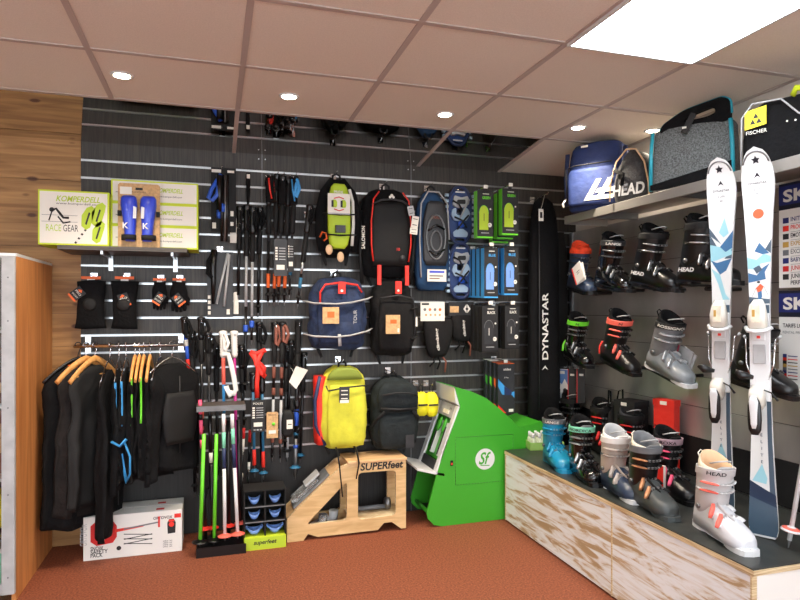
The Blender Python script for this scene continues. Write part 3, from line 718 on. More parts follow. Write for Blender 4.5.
def info_card(x0, y0, x1, y1, label, key='dark_grey', Y=3.70, lines=True, sticker='paper', icons=False, title=None):
    cx, w_, z0, z1 = bb(x0, y0, x1, y1, Y); h = z1-z0
    t = thing('info_card', label, 'card', (cx, Y, z0)); hw = w_/2
    m = MB(); m.prism([(-hw,0),(hw,0),(hw,h-.006),(hw-.006,h),(-hw+.006,h),(-hw,h-.006)], -.0015, .0015, key)
    if title: m.text(title, 0, h*.86, h*.09, 'paper' if key != 'kraft' else 'ink', -.002, width=w_*.7)
    if lines:
        for i in range(5): z = h*(.74-.075*i); m.box(-hw*.25,hw*.75,-.0022,-.0016,z,z+h*.022,'light_grey'); m.box(-hw*.8,-hw*.45,-.0022,-.0016,z-.002,z+h*.04,'paper')
    if sticker: m.box(-hw*.62,hw*.62,-.0024,-.0016,h*.17,h*.30,sticker)
    if icons:
        for i in range(3): m.box(hw*(-.5+.45*i)-.006,hw*(-.5+.45*i)+.006,-.0022,-.0016,h*.05,h*.09,'light_grey')
    m.build('card', t, bevel=.0005)
    return t
info_card(274,239,287,276,'dark grey info card with white text hanging in front of the pole fan', Y=3.69)
info_card(287.5,238,294,272,'narrow black info card partly hidden behind the grey one', 'ink', Y=3.71, sticker='paper')

# packaged folding poles on boards, upper left
def board_pack(x0,y0,x1,y1,label,key,Y=3.85):
    cx, w_, z0, z1 = bb(x0,y0,x1,y1,Y); h = z1-z0; hw = w_/2
    t = thing('folding_pole_pack', label, 'pole', (cx,Y,z0))
    m = MB(); m.prism([(-hw,0),(hw,0),(hw,h),(-hw,h)], -.003, .003, key); m.build('backing_board', t)
    return t, hw, h
t, hw, h = board_pack(211,168,236,232,'black board with blue trimmed folding poles at the top of the pole section','matte_black')
m = MB(); m.box(-hw*.95,-hw*.2,-.005,-.003,h-.03,h-.012,'paper'); m.box(hw*.3,hw*.85,-.005,-.003,h-.028,h-.014,'paper'); m.box(hw*.55,hw*.8,-.005,-.003,h*.25,h*.33,'paper'); m.box(hw*.55,hw*.8,-.005,-.003,h*.1,h*.16,'paper'); m.box(-hw*.9,-hw*.6,-.005,-.003,h*.05,h*.14,'paper'); m.build('label_print', t)
m = MB(); m.tube([(-hw*.3,-.03,h*.86),(-hw*.35,-.034,h*.6),(-hw*.3,-.03,h*.3)],[.022,.018,.014],'black_plastic',10); m.build('grip', t)
m = MB(); m.tube([(-hw*.2,-.03,h*.88),(-hw*.95,-.045,h*.64),(-hw*1.2,-.05,h*.5),(-hw*.9,-.05,h*.46),(-hw*.5,-.045,h*.56),(-hw*.3,-.04,h*.8)],.010,'blue',8,flat=(1.3,.5)); m.build('strap', t)
for k, (xx, kk) in enumerate(((-.1,'black_plastic'),(.15,'steel_grey'),(.3,'black_plastic'))):
    m = MB(); m.cyl((hw*xx,-.02-.004*k,h*.88),(hw*(xx-.05),-.02,-.06),.008,kk,10); m.build('folded_section', t)
for xx, zz in ((-.05,.3),(-.4,.2)): m = MB(); m.cyl((hw*xx,-.03,h*zz),(hw*xx,-.03,h*zz+.05),.012,'blue',10); m.build('collar', t)
hook(at(222,168,3.85).x, 2.2, None, .08)
t, hw, h = board_pack(207,252,233,317,'grey board with silver folding poles in the middle of the pole section','dark_grey')
m = MB(); m.tube([(-hw*.45,-.03,h*1.02),(-hw*.55,-.034,h*.75),(-hw*.5,-.03,h*.55),(-hw*.55,-.02,h*.2)],[.020,.018,.015,.010],'black_plastic',10); m.build('grip', t)
m = MB(); m.tube([(-hw*.5,-.04,h*.98),(-hw*.9,-.05,h*.85),(-hw*.95,-.05,h*.66),(-hw*.6,-.045,h*.6)],.008,'black_fabric',8,flat=(1.3,.5)); m.build('strap', t)
for a, b in (((.6,.98),(-.28,.2)),((.72,.96),(.3,.16))):
    m = MB(); m.cyl((hw*a[0],-.02,h*a[1]),(hw*b[0],-.02,h*b[1]),.0075,'light_grey',10); m.build('folded_section', t)
m = MB()
for z in (.04,.12,.2,.28): m.box(-hw*.93,-hw*.72,-.005,-.003,h*z,h*z+.02,'paper')
m.box(hw*.5,hw*.75,-.005,-.003,h*.04,h*.12,'paper'); m.build('label_print', t)
hook(at(220,252,3.85).x, at(220,249,3.85).z, None, .08)
info_card(230,220,241,243,'pale paper card behind the blue trimmed folding poles','paper',Y=3.87,lines=False,sticker=None)
info_card(233.5,292,238.5,314,'slim beige paper tag beside the grey folding pole board','paper',Y=3.87,lines=False,sticker=None)
# narrow strap with chrome clasp
cx, w_, z0, z1 = bb(246,173,250.5,204,3.86)
t = thing('hanging_strap', 'narrow black strap with a white label hanging under the mirror', 'strap', (cx,3.86,z0))
m = MB(); m.loft([sup(w_*f2,.012,4,12,(0,0,(z1-z0)*f)) for f, f2 in ((0,.5),(.3,.8),(.7,1),(1,.9))],'black_fabric'); m.build('webbing', t)
m = MB(); m.box(-w_*.35,w_*.35,-.010,-.006,(z1-z0)*.82,(z1-z0)*.95,'paper'); m.build('label', t)

# pairs
P2 = lambda *a, **k: pole(*a, **k)
P2('trekking pole with long silver section and blue lock, left of its pair', (247,205), (245,395), 3.84, shaft=((0,.52,'black_plastic'),(.52,.86,'light_grey'),(.86,1,'black_plastic')), locks=((.35,'blue'),), foam=True, glen=.15)
P2('trekking pole with silver section and blue lock, right of its pair', (253,207), (251.5,345), 3.82, shaft=((0,.22,'black_plastic'),(.22,.75,'light_grey'),(.75,1,'black_plastic')), locks=((.15,'blue'),), foam=True, glen=.16, basket=None)
t = thing('pole_basket', 'round black basket hanging beside the black pole grips', 'basket', at(243,226,3.85))
m = MB(); T = Matrix.Rotation(R(90),4,'X'); m.lathe([(.012,-.004),(.030,-.006),(.034,0),(.030,.004),(.012,.004)],'black_plastic',20,T); m.build('ring', t)
m = MB()
for k in range(5): a_ = 2*PI*k/5; m.cyl((.008*math.cos(a_),-.006,.008*math.sin(a_)),(.03*math.cos(a_),-.006,.03*math.sin(a_)),.003,'steel_grey',6)
m.build('spokes', t)
P2('black trekking pole behind the round basket', (240,206), (238,300), 3.87, foam=True, glen=.13, basket=None)
P2('black ski pole with blue, white and red bands', (184,317), (198,478), 3.84, shaft=((0,1,'black_plastic'),), glen=.10, bands=((.68,.74,'bright_red'),(.74,.82,'blue'),(.82,.86,'paper'),(.86,.92,'blue')), brad=.02)
P2('plain black ski pole with ribbed grip, left of the pink gripped poles', (201,317), (203,505), 3.80, glen=.13, foam=True, bands=((.46,.52,'coral'),(.40,.42,'coral')), bpos=.06, brad=.025)
P2('black ski pole with round handle, just left of the pink gripped poles', (208,332), (211,500), 3.78, glen=.12, foam=True, brad=.025)
P2('white gripped pole with pink collar and coral sleeve', (223,331), (225,488), 3.76, grip='white_matte', glen=.15, shaft=((0,.5,'black_plastic'),(.5,1,'sky_blue')), strap='white_matte', bands=((.66,.84,'coral'),(.40,.44,'coral'),(.955,.975,'pink')), brad=.02)
P2('magenta pole with white grip and pink collar', (234,331), (238,548), 3.78, grip='white_matte', glen=.15, shaft=((0,1,'magenta'),), strap=None, bands=((.965,.98,'pink'),), basket='coral', brad=.028)
for a_, b_, y_, lb_ in (((192,331),(195,497),3.85,'plain black pole half hidden beside the bulky mesh protector'),((216,343),(218,480),3.86,'plain black pole hanging between the round handled and white gripped poles'),
    ((241,345),(244,430),3.86,'short black pole right of the magenta one'),((287,345),(285,452),3.87,'black pole just right of the brown banded pair'),((260,207),(258,318),3.87,'dark trekking pole at the left rear of the fan')):
    P2(lb_, a_, b_, y_, foam=True, basket='matte_black', brad=.022, glen=.14)
# white looped wrist strap over the two white grips
t = thing('wrist_strap', 'wide white wrist strap looping down between the white grips', 'strap', at(229,396,3.72))
g0 = at(229,396,3.72)
m = MB(); pts = [at(a,b,3.72)-g0 for a,b in ((222,355),(228,354),(231,364),(234,378),(236,390),(230,396),(226,386),(229,392),(236,394))]
m.tube(pts, .012, 'white_matte', 8, flat=(1.2,.4)); m.build('webbing', t)
P2('long thin black pole behind the silver trekking pair', (259,322), (262,470), 3.87, basket=None, foam=True)
P2('black ski pole with white pattern and red top, left of its pair', (244,428), (238,540), 3.80, grip=None, shaft=((0,.25,'black_plastic'),(.25,.34,'paper'),(.34,.5,'black_plastic'),(.5,.58,'paper'),(.58,.78,'black_plastic'),(.78,.9,'paper'),(.9,1,'red')), strap=None, hk=False, brad=.022)
P2('black ski pole with white pattern and red top, right of its pair', (250,430), (247,535), 3.82, grip=None, shaft=((0,.3,'black_plastic'),(.3,.38,'paper'),(.38,.6,'black_plastic'),(.6,.68,'paper'),(.68,.88,'black_plastic'),(.88,1,'red')), strap=None, hk=False, brad=.022)
# red strapped pair with black card
for k, (a, b, lb) in enumerate((((253,372),(254.5,478),'teal ski pole with red sleeve behind the black card, left one'), ((262,374),(263.5,480),'teal ski pole with red sleeve behind the black card, right one'))):
    P2(lb, a, b, 3.80, shaft=((0,.1,'black_plastic'),(.1,1,'pole_blue')), grip='black_plastic', glen=.11, basket='pole_blue', brad=.028, bpos=.045, strap=None, bands=((.12,.27,'bright_red'),), hk=(k == 0))
t = thing('wrist_strap', 'bright red wrist strap bunched over the teal ski poles', 'strap', at(258,399,3.75)); g0 = at(258,399,3.75)
for path in (((250,352),(256,354),(261,352),(266,350)), ((254,354),(258,368),(257,384),(257,398)), ((262,352),(256,364),(262,374),(266,377)), ((251,352),(256,360),(264,368),(263,376))):
    m = MB(); m.tube([at(a,b,3.75+.005*len(path))-g0 for a,b in path], .011, 'bright_red', 8, flat=(1.3,.5)); m.wrinkle(.003,30,path[0][0]); m.build('webbing', t)
info_card(251,400,265,432,'black info card hanging on the teal and red ski poles','ink',Y=3.74,title='POLES',icons=True)
# brown banded pair with kraft card
for k, (a, b, lb) in enumerate((((275,322),(272,462),'black trekking pole with brown bands behind the kraft card, left one'), ((282.5,322),(280,463),'black trekking pole with brown bands behind the kraft card, right one'))):
    P2(lb, a, b, 3.81-.02*k, shaft=((0,.16,'black_plastic'),(.16,.5,'light_grey'),(.5,1,'black_plastic')), glen=.12, foam=True, basket=None, strap='brown_band', r=.009,
       bands=((.48,.53,'brown_band'),(.60,.68,'brown_band'),(.76,.80,'brown_band'),(.14,.17,'brown_band')), hk=(k == 0))
info_card(266.5,412,278,438,'kraft paper card with a green dot on the brown banded poles','kraft',Y=3.75,lines=False,sticker='paper',title='TREKKING')
t = thing('round_sticker_tag', 'small round green tag on the kraft pole card', 'tag', at(273.5,424,3.745)); m = MB(); m.lathe([(.001,-.001),(.010,-.001),(.010,.001),(.001,.001)],'neon_green',16,Matrix.Rotation(R(90),4,'X')); m.build('disc', t)
# fat black telescopic pole with blue sleeve
P2('thick black telescopic pole with a blue sleeve and blue baskets', (298.5,320), (295,480), 3.82, shaft=((0,.3,'steel_grey'),(.3,1,'black_plastic')), grip='matte_black', glen=.20, r=.013, foam=True, strap=None, basket='pole_blue', brad=.034, bpos=.08,
   bands=((.34,.44,'blue'),(.20,.22,'blue'),(.28,.30,'pole_blue'),(.62,.64,'silver'),(.70,.715,'silver')), locks=((.48,'black_plastic'),))
P2('black pole with a second blue basket beside the thick telescopic one', (304,352), (300,463), 3.86, basket='pole_blue', brad=.03, bpos=.05, foam=True, strap=None)
P2('black pole with a large white triangular tag', (291,340), (287,462), 3.86, basket='matte_black', foam=True, shaft=((0,.3,'light_grey'),(.3,1,'black_plastic')))
t = thing('price_tag', 'white triangular price tag hanging among the poles', 'tag', at(293,388,3.74)); g0 = at(293,388,3.74)
m = MB(); P_ = [at(a,b,3.74)-g0 for a,b in ((289,382),(296,389),(308,370),(296,366))]; m.prism([(p.x,p.z) for p in P_], -.001, .001, 'paper')
m.cbox((-.01,-.0015,.01),(.03,.0006,.012),'ink',(0,.7,0)); m.build('card', t)
m = MB(); m.tube([(.02,0,.07),(.0,.06,.11),(-.005,.158,.12)],.0012,'paper',5); m.build('string', t)
t = thing('crampon_pouch', 'small black crampon pouch with a white label among the poles', 'pouch', at(288,436,3.78))
m = MB(); m.loft([sup(.072*f2,.045,2.6,18,(0,0,z)) for z, f2 in ((0,.6),(.02,.95),(.08,1),(.13,.95),(.16,.6))],'matte_black'); m.wrinkle(.010,22,4); m.build('pouch', t)
m = MB(); m.box(-.012,.024,-.036,-.033,.05,.105,'paper'); m.box(-.005,.018,-.0365,-.036,.075,.08,'ink'); m.build('label', t)
m = MB(); m.tube([(.02,0,.155),(.06,-.01,.15),(.09,-.02,.12),(.08,-.03,.06),(.05,-.03,.02)], .006, 'black_fabric', 6); m.build('strap', t)

# pole stand with leaning poles
y0 = 3.45
a = atZ(196,560,0); b = atZ(246,552,0); y0 = (a.y+b.y)/2
t = thing('pole_stand', 'dark floor stand with a tray and top bar holding ski poles', 'stand', ((a.x+b.x)/2, y0+.13, 0)); hw = (b.x-a.x)/2
m = MB(); m.prism([(-.13,0),(.13,0),(.13,.03),(-.10,.03),(-.13,.055)],-hw,hw,'black_plastic',Matrix.Rotation(R(90),4,'Z')) ; m.build('tray', t)
za = at(219,406,y0+.07).z
for s in (-1, 1):
    m = MB(); m.box(s*(hw-.02)-.010, s*(hw-.02)+.010, .09, .11, .03, za, 'matte_black'); m.build('post', t)
m = MB(); m.box(-hw-.0, hw, -.06, .11, za-.028, za-.006, 'matte_black'); m.box(-hw, hw, -.062, .112, za-.006, za, 'hanger_wood' if False else 'shelf_dark'); m.box(-hw,hw,-.064,-.060,za-.028,za+.002,'mid_grey'); m.build('top_bar', t)
S = dict(hk=False, grip=None, strap=None, r=.0105)
pole('lime green ski pole shaft leaning in the stand, left of the two green ones', (204,434), (200,547), y0+.06, shaft=((0,1,'neon_green'),), basket='black_plastic', brad=.045, bpos=.03, Yt=y0+.05, **S)
pole('lime green ski pole shaft leaning in the stand, right of the two green ones', (216.5,434), (214,545), y0+.08, shaft=((0,1,'neon_green'),), basket='black_plastic', brad=.045, bpos=.03, Yt=y0+.07, **S)
pole('white ski pole with teal and navy bands in the stand, left of its pair', (223.5,414), (225,541), y0+.05, shaft=((0,.55,'white_plastic'),(.55,.72,'navy'),(.72,.85,'mint'),(.85,1,'white_plastic')), basket='coral', brad=.040, bpos=.03, Yt=y0+.02, **S)
pole('white ski pole with teal and navy bands in the stand, right of its pair', (232,414), (238,539), y0+.05, shaft=((0,.55,'white_plastic'),(.55,.75,'navy'),(.75,.88,'mint'),(.88,1,'white_plastic')), basket='coral', brad=.040, bpos=.03, Yt=y0+.02, **S)
pole('black ski pole with pink markings at the left of the stand', (200,400), (206,546), y0+.13, shaft=((0,.52,'black_plastic'),(.52,.56,'coral'),(.56,.66,'black_plastic'),(.66,.72,'pink'),(.72,.76,'black_plastic'),(.76,.86,'pink'),(.86,.9,'black_plastic'),(.9,1,'pink')), basket='bright_red', brad=.035, bpos=.10, **S)
pole('slim black ski pole between the green ones in the stand', (210,415), (213,545), y0+.15, shaft=((0,.62,'black_plastic'),(.62,.7,'paper'),(.7,1,'black_plastic')), basket='bright_red', brad=.035, bpos=.10, **S)
pole('black ski pole with a red basket behind the white pair', (228,420), (229,541), y0+.17, basket='bright_red', brad=.035, bpos=.09, **S)
pole('black ski pole with a red basket at the right rear of the stand', (238,420), (241,538), y0+.17, basket='coral', brad=.035, bpos=.09, **S)

# green fronted counter display with heel cups
a = atZ(245,552,0); b = atZ(288,546,0); y0 = (a.y+b.y)/2+.0
cx, w_, z0, z1 = bb(244,490,286,545,y0); z1 = at(265,491,y0).z
t = thing('heel_cup_display', 'black cardboard pigeonhole display with a lime green front and blue cups', 'display stand', (cx, y0+.08, 0)); hw = w_/2
zg = at(265,536,y0).z
m = MB(); m.box(-hw,hw,-.08,.08,0,zg,'yellow_green'); m.box(-hw+.004,hw-.004,-.0815,-.08,.006,zg-.006,'lime'); m.text('superfeet',0,zg*.42,.034,'ink',-.0822,bold=.02,shear=.2,width=hw*1.1); m.build('green_base', t)
m = MB(); m.box(-hw,-hw+.006,-.08,.08,zg,z1,'matte_black'); m.box(hw-.006,hw,-.08,.08,zg,z1,'matte_black'); m.box(-hw+.006,hw-.006,.074,.08,zg,z1,'matte_black'); m.box(-hw,hw,-.08,.08,z1,z1+.006,'matte_black'); m.box(-.004,.004,-.078,.074,zg,z1,'matte_black'); m.build('case', t)
ch = (z1-zg)/3
for k in range(1,3):
    m = MB(); m.box(-hw+.006,hw-.006,-.08,.074,zg+ch*k-.004,zg+ch*k,'matte_black'); m.box(-hw+.006,hw-.006,-.0815,-.080,zg+ch*k-.005,zg+ch*k+.001,'mid_grey'); m.build('shelf', t)
k = 0
for r_ in range(3):
    for c_ in range(2):
        pos = (cx+hw*(-.5+c_), y0+.05, zg+ch*r_+.001)
        lb = ('pale blue heel cup in the %s row, %s compartment of the display' % (('bottom','middle','top')[r_], ('left','right')[c_]))
        q = thing('heel_cup', lb, 'insole', pos)
        m = MB(); W = .075 if r_ < 1 else .06
        rings = [[Vector((W*.5*f*math.cos(a)*1.1, W*.45*f*math.sin(a), z+(.02*abs(math.cos(a))**3*f))) for a in [2*PI*i/20 for i in range(20)]] for f, z in ((.3,0),(.75,.004),(.95,.016),(1,.03),(.94,.03),(.85,.014),(.3,.005))]
        m.loft(rings,'blue_glass'); m.build('cup', q)
        if r_ == 0:
            for s in (-1,1): m = MB(); m.tube([(s*W*.5,-.01,.03),(s*W*.62,-.012,.045),(s*W*.56,-.012,.055)],.004,'blue_glass',6); m.build('tab', q)

# ================================================================== SUPERFEET WOODEN DEMO BENCH
Y0 = atZ(406,529,0).y; Y0 = (Y0+atZ(288,543,0).y)/2; DW = .22
t0 = at(287,543,Y0); OX = t0.x
def Pp(pts): return [((lambda p:(p.x-OX, p.z))(at(a,b,Y0))) for a,b in pts]
t = thing('demo_bench', 'light plywood step bench with a ramp and cut-out sides', 'bench', (OX, Y0, 0))
def with_holes(outer, holes, y0, y1, key, edge):
    """prism with holes, built through bmesh triangle fill"""
    bm = bmesh.new(); es = []
    for lp in [outer]+holes:
        vs = [bm.verts.new((p[0], 0, p[1])) for p in lp]
        es += [bm.edges.new((vs[i], vs[(i+1)%len(vs)])) for i in range(len(vs))]
    r_ = bmesh.ops.triangle_fill(bm, use_beauty=True, use_dissolve=False, edges=es)
    bm.verts.index_update(); V = [v.co.copy() for v in bm.verts]; Fs = [[v.index for v in f.verts] for f in bm.faces]; bm.free()
    mb = MB()
    mb.add([(v.x,y0,v.z) for v in V], Fs, key); mb.add([(v.x,y1,v.z) for v in V], [f[::-1] for f in Fs], key)
    for lp in [outer]+holes:
        n = len(lp); mb.add([(p[0],y0,p[1]) for p in lp]+[(p[0],y1,p[1]) for p in lp], [(i,(i+1)%n,n+(i+1)%n,n+i) for i in range(n)], edge)
    return mb
def rnd(poly, r, n=4):
    out = []; N_ = len(poly)
    for i in range(N_):
        p = Vector(poly[i]); a = Vector(poly[i-1])-p; b = Vector(poly[(i+1)%N_])-p; ra = min(r, a.length*.45, b.length*.45)
        A = p+a.normalized()*ra; B = p+b.normalized()*ra
        for k in range(n+1): f = k/n; q = A*(1-f)**2+p*2*f*(1-f)+B*f*f; out.append((q.x,q.y))
    return out
outer = Pp([(287,543),(287,519),(341,467),(349,463.5),(406,458.5),(406,528),(401,528.5),(392,522),(384,523),(378,530),(318,537),(308,534),(303,541.5)])
tri = rnd(Pp([(306,525),(347,481),(347,520)]), .03); sq = rnd(Pp([(358,473),(396,470),(396,515),(358,520)]), .03)
for yy, nm in ((0,'side_panel'),(DW-.02,'side_panel')): with_holes(outer,[tri,sq],yy,yy+.02,'plywood','ply_edge').build(nm, t)
ramp = Pp([(287,519),(341,467)]); top = Pp([(341,467),(349,463.5),(406,458.5)])
m = MB(); (xa,za),(xb,zb) = ramp; m.prism([(xa,za),(xb,zb),(xb+.005,zb-.018),(xa,za-.02)],.021,DW-.021,'ply_top'); m.build('ramp_board', t)
m = MB(); (xc,zc),(xd,zd) = top[1],top[2]; m.box(xc-.01,xd+.006,-.008,DW+.008,zc-.004,zc+.012,'ply_top'); m.build('top_board', t, bevel=.003)
m = MB(); m.box(xc+.01,xd-.01,.021,DW-.021,.09,.10,'ply_edge'); m.build('inner_shelf', t)
tx = Pp([(382,468)])[0]; m = MB(); m.text('SUPERfeet',tx[0],tx[1]-.005,.062,'ink',-.001,bold=.03,shear=.15,width=.27); m.build('lettering', t)
EX, EZ = (xa+xb)/2, (za+zb)/2; ang = math.atan2(zb-za, xb-xa)
g = thing('foot_measuring_tray', 'clear and grey plastic measuring tray lying on the plywood ramp', 'measuring device', (OX+EX, Y0+DW/2, EZ+.002))
T = Matrix.Rotation(-ang,4,'Y')
m = MB(); m.box(-.15,.13,-.08,.08,.0,.012,'mid_grey',T); m.build('base_plate', g, bevel=.003)
m = MB(); m.box(-.13,.06,-.06,.06,.0125,.035,'clear_plastic',T); m.build('clear_cover', g, bevel=.006)
m = MB(); m.box(-.02,.09,-.05,.05,.036,.05,'light_grey',T); m.build('slider', g, bevel=.004)
m = MB(); m.box(-.14,-.10,-.03,.03,.0125,.03,'light_grey',T); m.build('toe_stop', g, bevel=.004)
for k, (xx, zz, lb) in enumerate(((.17,.115,'translucent plastic foot model resting inside the triangular opening'),(.245,.115,'pale plastic foot model behind the first in the triangular opening'))):
    g = thing('foot_model', lb, 'foot model', (OX+xx-.01, Y0+.07+.06*k, .001))
    m = MB(); m.tube([(-.09,0,.03),(-.04,0,.035),(.02,0,.05),(.06,0,.07),(.065,0,.12)],[.022,.034,.030,.032,.028],'clear_plastic' if k == 0 else 'light_grey',14); m.wrinkle(.003,30,k); m.build('foot', g)
g = thing('insole_trimmer', 'dark metal roller tool lying inside the square opening', 'tool', (OX+(xc+xd)/2+.0, Y0+.11, .104))
m = MB(); m.cyl((-.12,0,.016),(.07,0,.016),.014,'mid_grey',12); m.build('roller', g); m = MB(); m.lathe([(.001,-.015),(.035,-.015),(.035,.015),(.001,.015)],'steel_grey',20,Matrix.Translation((.09,0,.035)) @ Matrix.Rotation(R(90),4,'Y')); m.build('wheel', g)

# ================================================================== GREEN SCANNER KIOSK
GY = (atZ(442,527,0).y+atZ(506,518.5,0).y)/2; GD = .34
g0 = at(442,527,GY); GX = g0.x
def G(pts, Y=GY): return [((lambda p:(p.x-GX, p.z))(at(a,b,Y))) for a,b in pts]
body = G([(442,527),(434,525),(428,519),(427,513),(432,494),(437,474),(443,452),(460,407),(455,387),(470,391),(486,398),(500,409),(512,420),(518,427),(530,425),(541,421),(544,424),(543,431),(536,440),(530,450),(530,516)])
body = [(x, max(0.0,z)) for x, z in body]
t = thing('insole_kiosk', 'bright green floor kiosk with white slanted front panel and round script emblem', 'kiosk', (GX, GY, 0))
m = MB(); m.prism(body, 0, .018, 'green')
dr = G([(455.5,437.5),(513,434),(513,480),(455.5,485)])
for i in range(4):
    a, b = Vector(dr[i]), Vector(dr[(i+1)%4]); m.tube([(a.x,-.0005,a.y),(b.x,-.0005,b.y)], .0014, 'matte_black' if False else 'green', 4)
c = G([(485,459)])[0]; m.disc(c[0], c[1], .067, 'white_plastic', -.0012, 32)
m.text('Sf', c[0]-.002, c[1]-.030, .105, 'green', -.002, bold=.02, shear=.35, width=.085); m.poly([(c[0]-.035,c[1]-.04),(c[0]+.03,c[1]-.045),(c[0]+.032,c[1]-.040),(c[0]-.03,c[1]-.034)],'green',-.002)
m.build('side_panel', t)
m = MB()
for a, b in zip(dr, dr[1:]+dr[:1]):
    A, B = Vector(a), Vector(b); n = max(2, int((B-A).length/.02))
    for i in range(n): p = A+(B-A)*i/n; q = A+(B-A)*(i+.45)/n; m.tube([(p.x,-.001,p.y),(q.x,-.001,q.y)], .0011, 'dark_grey', 4)
m.build('door_seam', t)
m = MB(); m.prism(body, GD-.018, GD, 'green'); m.build('side_panel', t)
s_ = G([(451.5,463)])[0]; m = MB(); m.box(s_[0]-.008,s_[0]+.008,-.006,0,s_[1]-.016,s_[1]+.016,'matte_black'); m.box(s_[0]-.005,s_[0]+.005,-.008,-.006,s_[1]-.010,s_[1]+.002,'bright_red'); m.build('switch', t)
# white slanted front between the panels
f0, f1 = G([(437,474)])[0], G([(460,407)])[0]; f2 = G([(455,387)])[0]
m = MB()
dx, dz = f1[0]-f0[0], f1[1]-f0[1]; Lf = math.hypot(dx,dz); sa = math.atan2(dz,dx)
T = Matrix.Translation((f0[0],0,f0[1])) @ Matrix.Rotation(-sa,4,'Y')
# local: x up the slope, y across, z outwards (to the left)
m.box(0,Lf,-.0,.045,0,.014,'white_plastic',T); m.box(0,Lf,GD-.055,GD,0,.014,'white_plastic',T); m.box(Lf*.80,Lf,.045,GD-.055,0,.014,'light_grey',T); m.box(0,Lf*.16,.045,GD-.055,0,.014,'dark_grey',T)
m.build('front_frame', t, bevel=.003)
m = MB(); m.box(Lf*.16,Lf*.80,.045,GD-.055,-.03,-.022,'green',T); m.build('recess_back', t)
for yy in (.085, .215):
    m = MB(); m.box(Lf*.22,Lf*.72,yy-.012,yy+.012,-.022,.006,'white_plastic',T); m.box(Lf*.24,Lf*.66,yy-.005,yy+.005,.006,.012,'ink',T); m.build('foot_guide', t, bevel=.002)
m = MB(); m.ell((Lf*.66,.11,.012),(.05,.018,.012),'green',12,T); m.ell((Lf*.66,.19,.012),(.05,.018,.012),'green',12,T); m.build('heel_stops', t)
m = MB(); m.box(Lf*.84,Lf*.90,.10,.19,.014,.022,'cream_liner',T); m.text('2', 0, 0, .04, 'ink', 0, T=T @ Matrix.Translation((Lf*.93,.08,.0152)) @ Matrix.Rotation(R(-90),4,'X')); m.build('top_label', t)
m = MB(); m.prism([(f1[0],f1[1]),(f1[0]-.03,f1[1]+.025),(f2[0]-.005,f2[1]-.002),(f2[0]+.0,f2[1]-.012)],.0,GD,'white_plastic'); m.build('hood', t, bevel=.002)
# roof following the green curve, standing platform, back
cur = [p for p in body[8:18]]
m = MB()
for a, b in zip(cur[:-1], cur[1:]): m.add([(a[0],.018,a[1]-.004),(b[0],.018,b[1]-.004),(b[0],GD-.018,b[1]-.004),(a[0],GD-.018,a[1]-.004),(a[0],.018,a[1]-.014),(b[0],.018,b[1]-.014),(b[0],GD-.018,b[1]-.014),(a[0],GD-.018,a[1]-.014)],[(0,1,2,3),(4,7,6,5),(0,4,5,1),(3,2,6,7),(0,3,7,4),(1,5,6,2)],'green')
m.build('roof', t)
st = G([(437,474),(407,466)])
m = MB(); m.prism([(f0[0]+.05,f0[1]+.0),(f0[0]-.13,f0[1]+.045),(f0[0]-.13,f0[1]+.03),(f0[0]+.05,f0[1]-.02)],.0,GD,'white_plastic'); m.build('step_tray', t, bevel=.002)
bp = G([(434,494)])[0]
m = MB(); m.box(bp[0]+.02,bp[0]+.36,.018,GD-.018,.02,.05,'matte_black'); m.tube([(bp[0]-.01,.02,.07),(bp[0]-.01,GD-.02,.07)],.012,'green',10); m.build('platform', t)
m = MB(); m.box(bp[0]+.33,bp[0]+.345,.018,GD-.018,.05,f0[1]-.01,'matte_black'); m.build('back_panel', t)

# small yellow stuff sacks hanging beside the kiosk
for k, (px, lb) in enumerate(((420.5,'small yellow stuff sack, left of the pair beside the grey backpack'),(431,'small yellow stuff sack, right of the pair beside the kiosk'))):
    cx, w_, z0, z1 = bb(px-6,392,px+7,416,3.78); h = z1-z0
    q = thing('stuff_sack', lb, 'pouch', (cx,3.78,z0))
    m = MB(); m.loft([sup(w_*f2,.07*f2,2.3,24,(0,0,h*f)) for f, f2 in ((0,.5),(.06,.8),(.25,1),(.5,1.02),(.75,.98),(.93,.75),(1,.4))],'yellow'); m.wrinkle(.006,26,k); m.build('sack', q)
    m = MB(); m.box(-w_*.35,w_*.35,-.042,-.038,h*.46,h*.53,'ink'); m.build('print', q)
    m = MB(); m.tube([(-.01,0,h-.004),(-.015,0,h+.03),(.0,0,h+.05),(.012,0,h+.03),(.008,0,h-.004)],.003,'black_fabric',6); m.build('cord', q)
    hook(cx, z1+.045, None, .13)

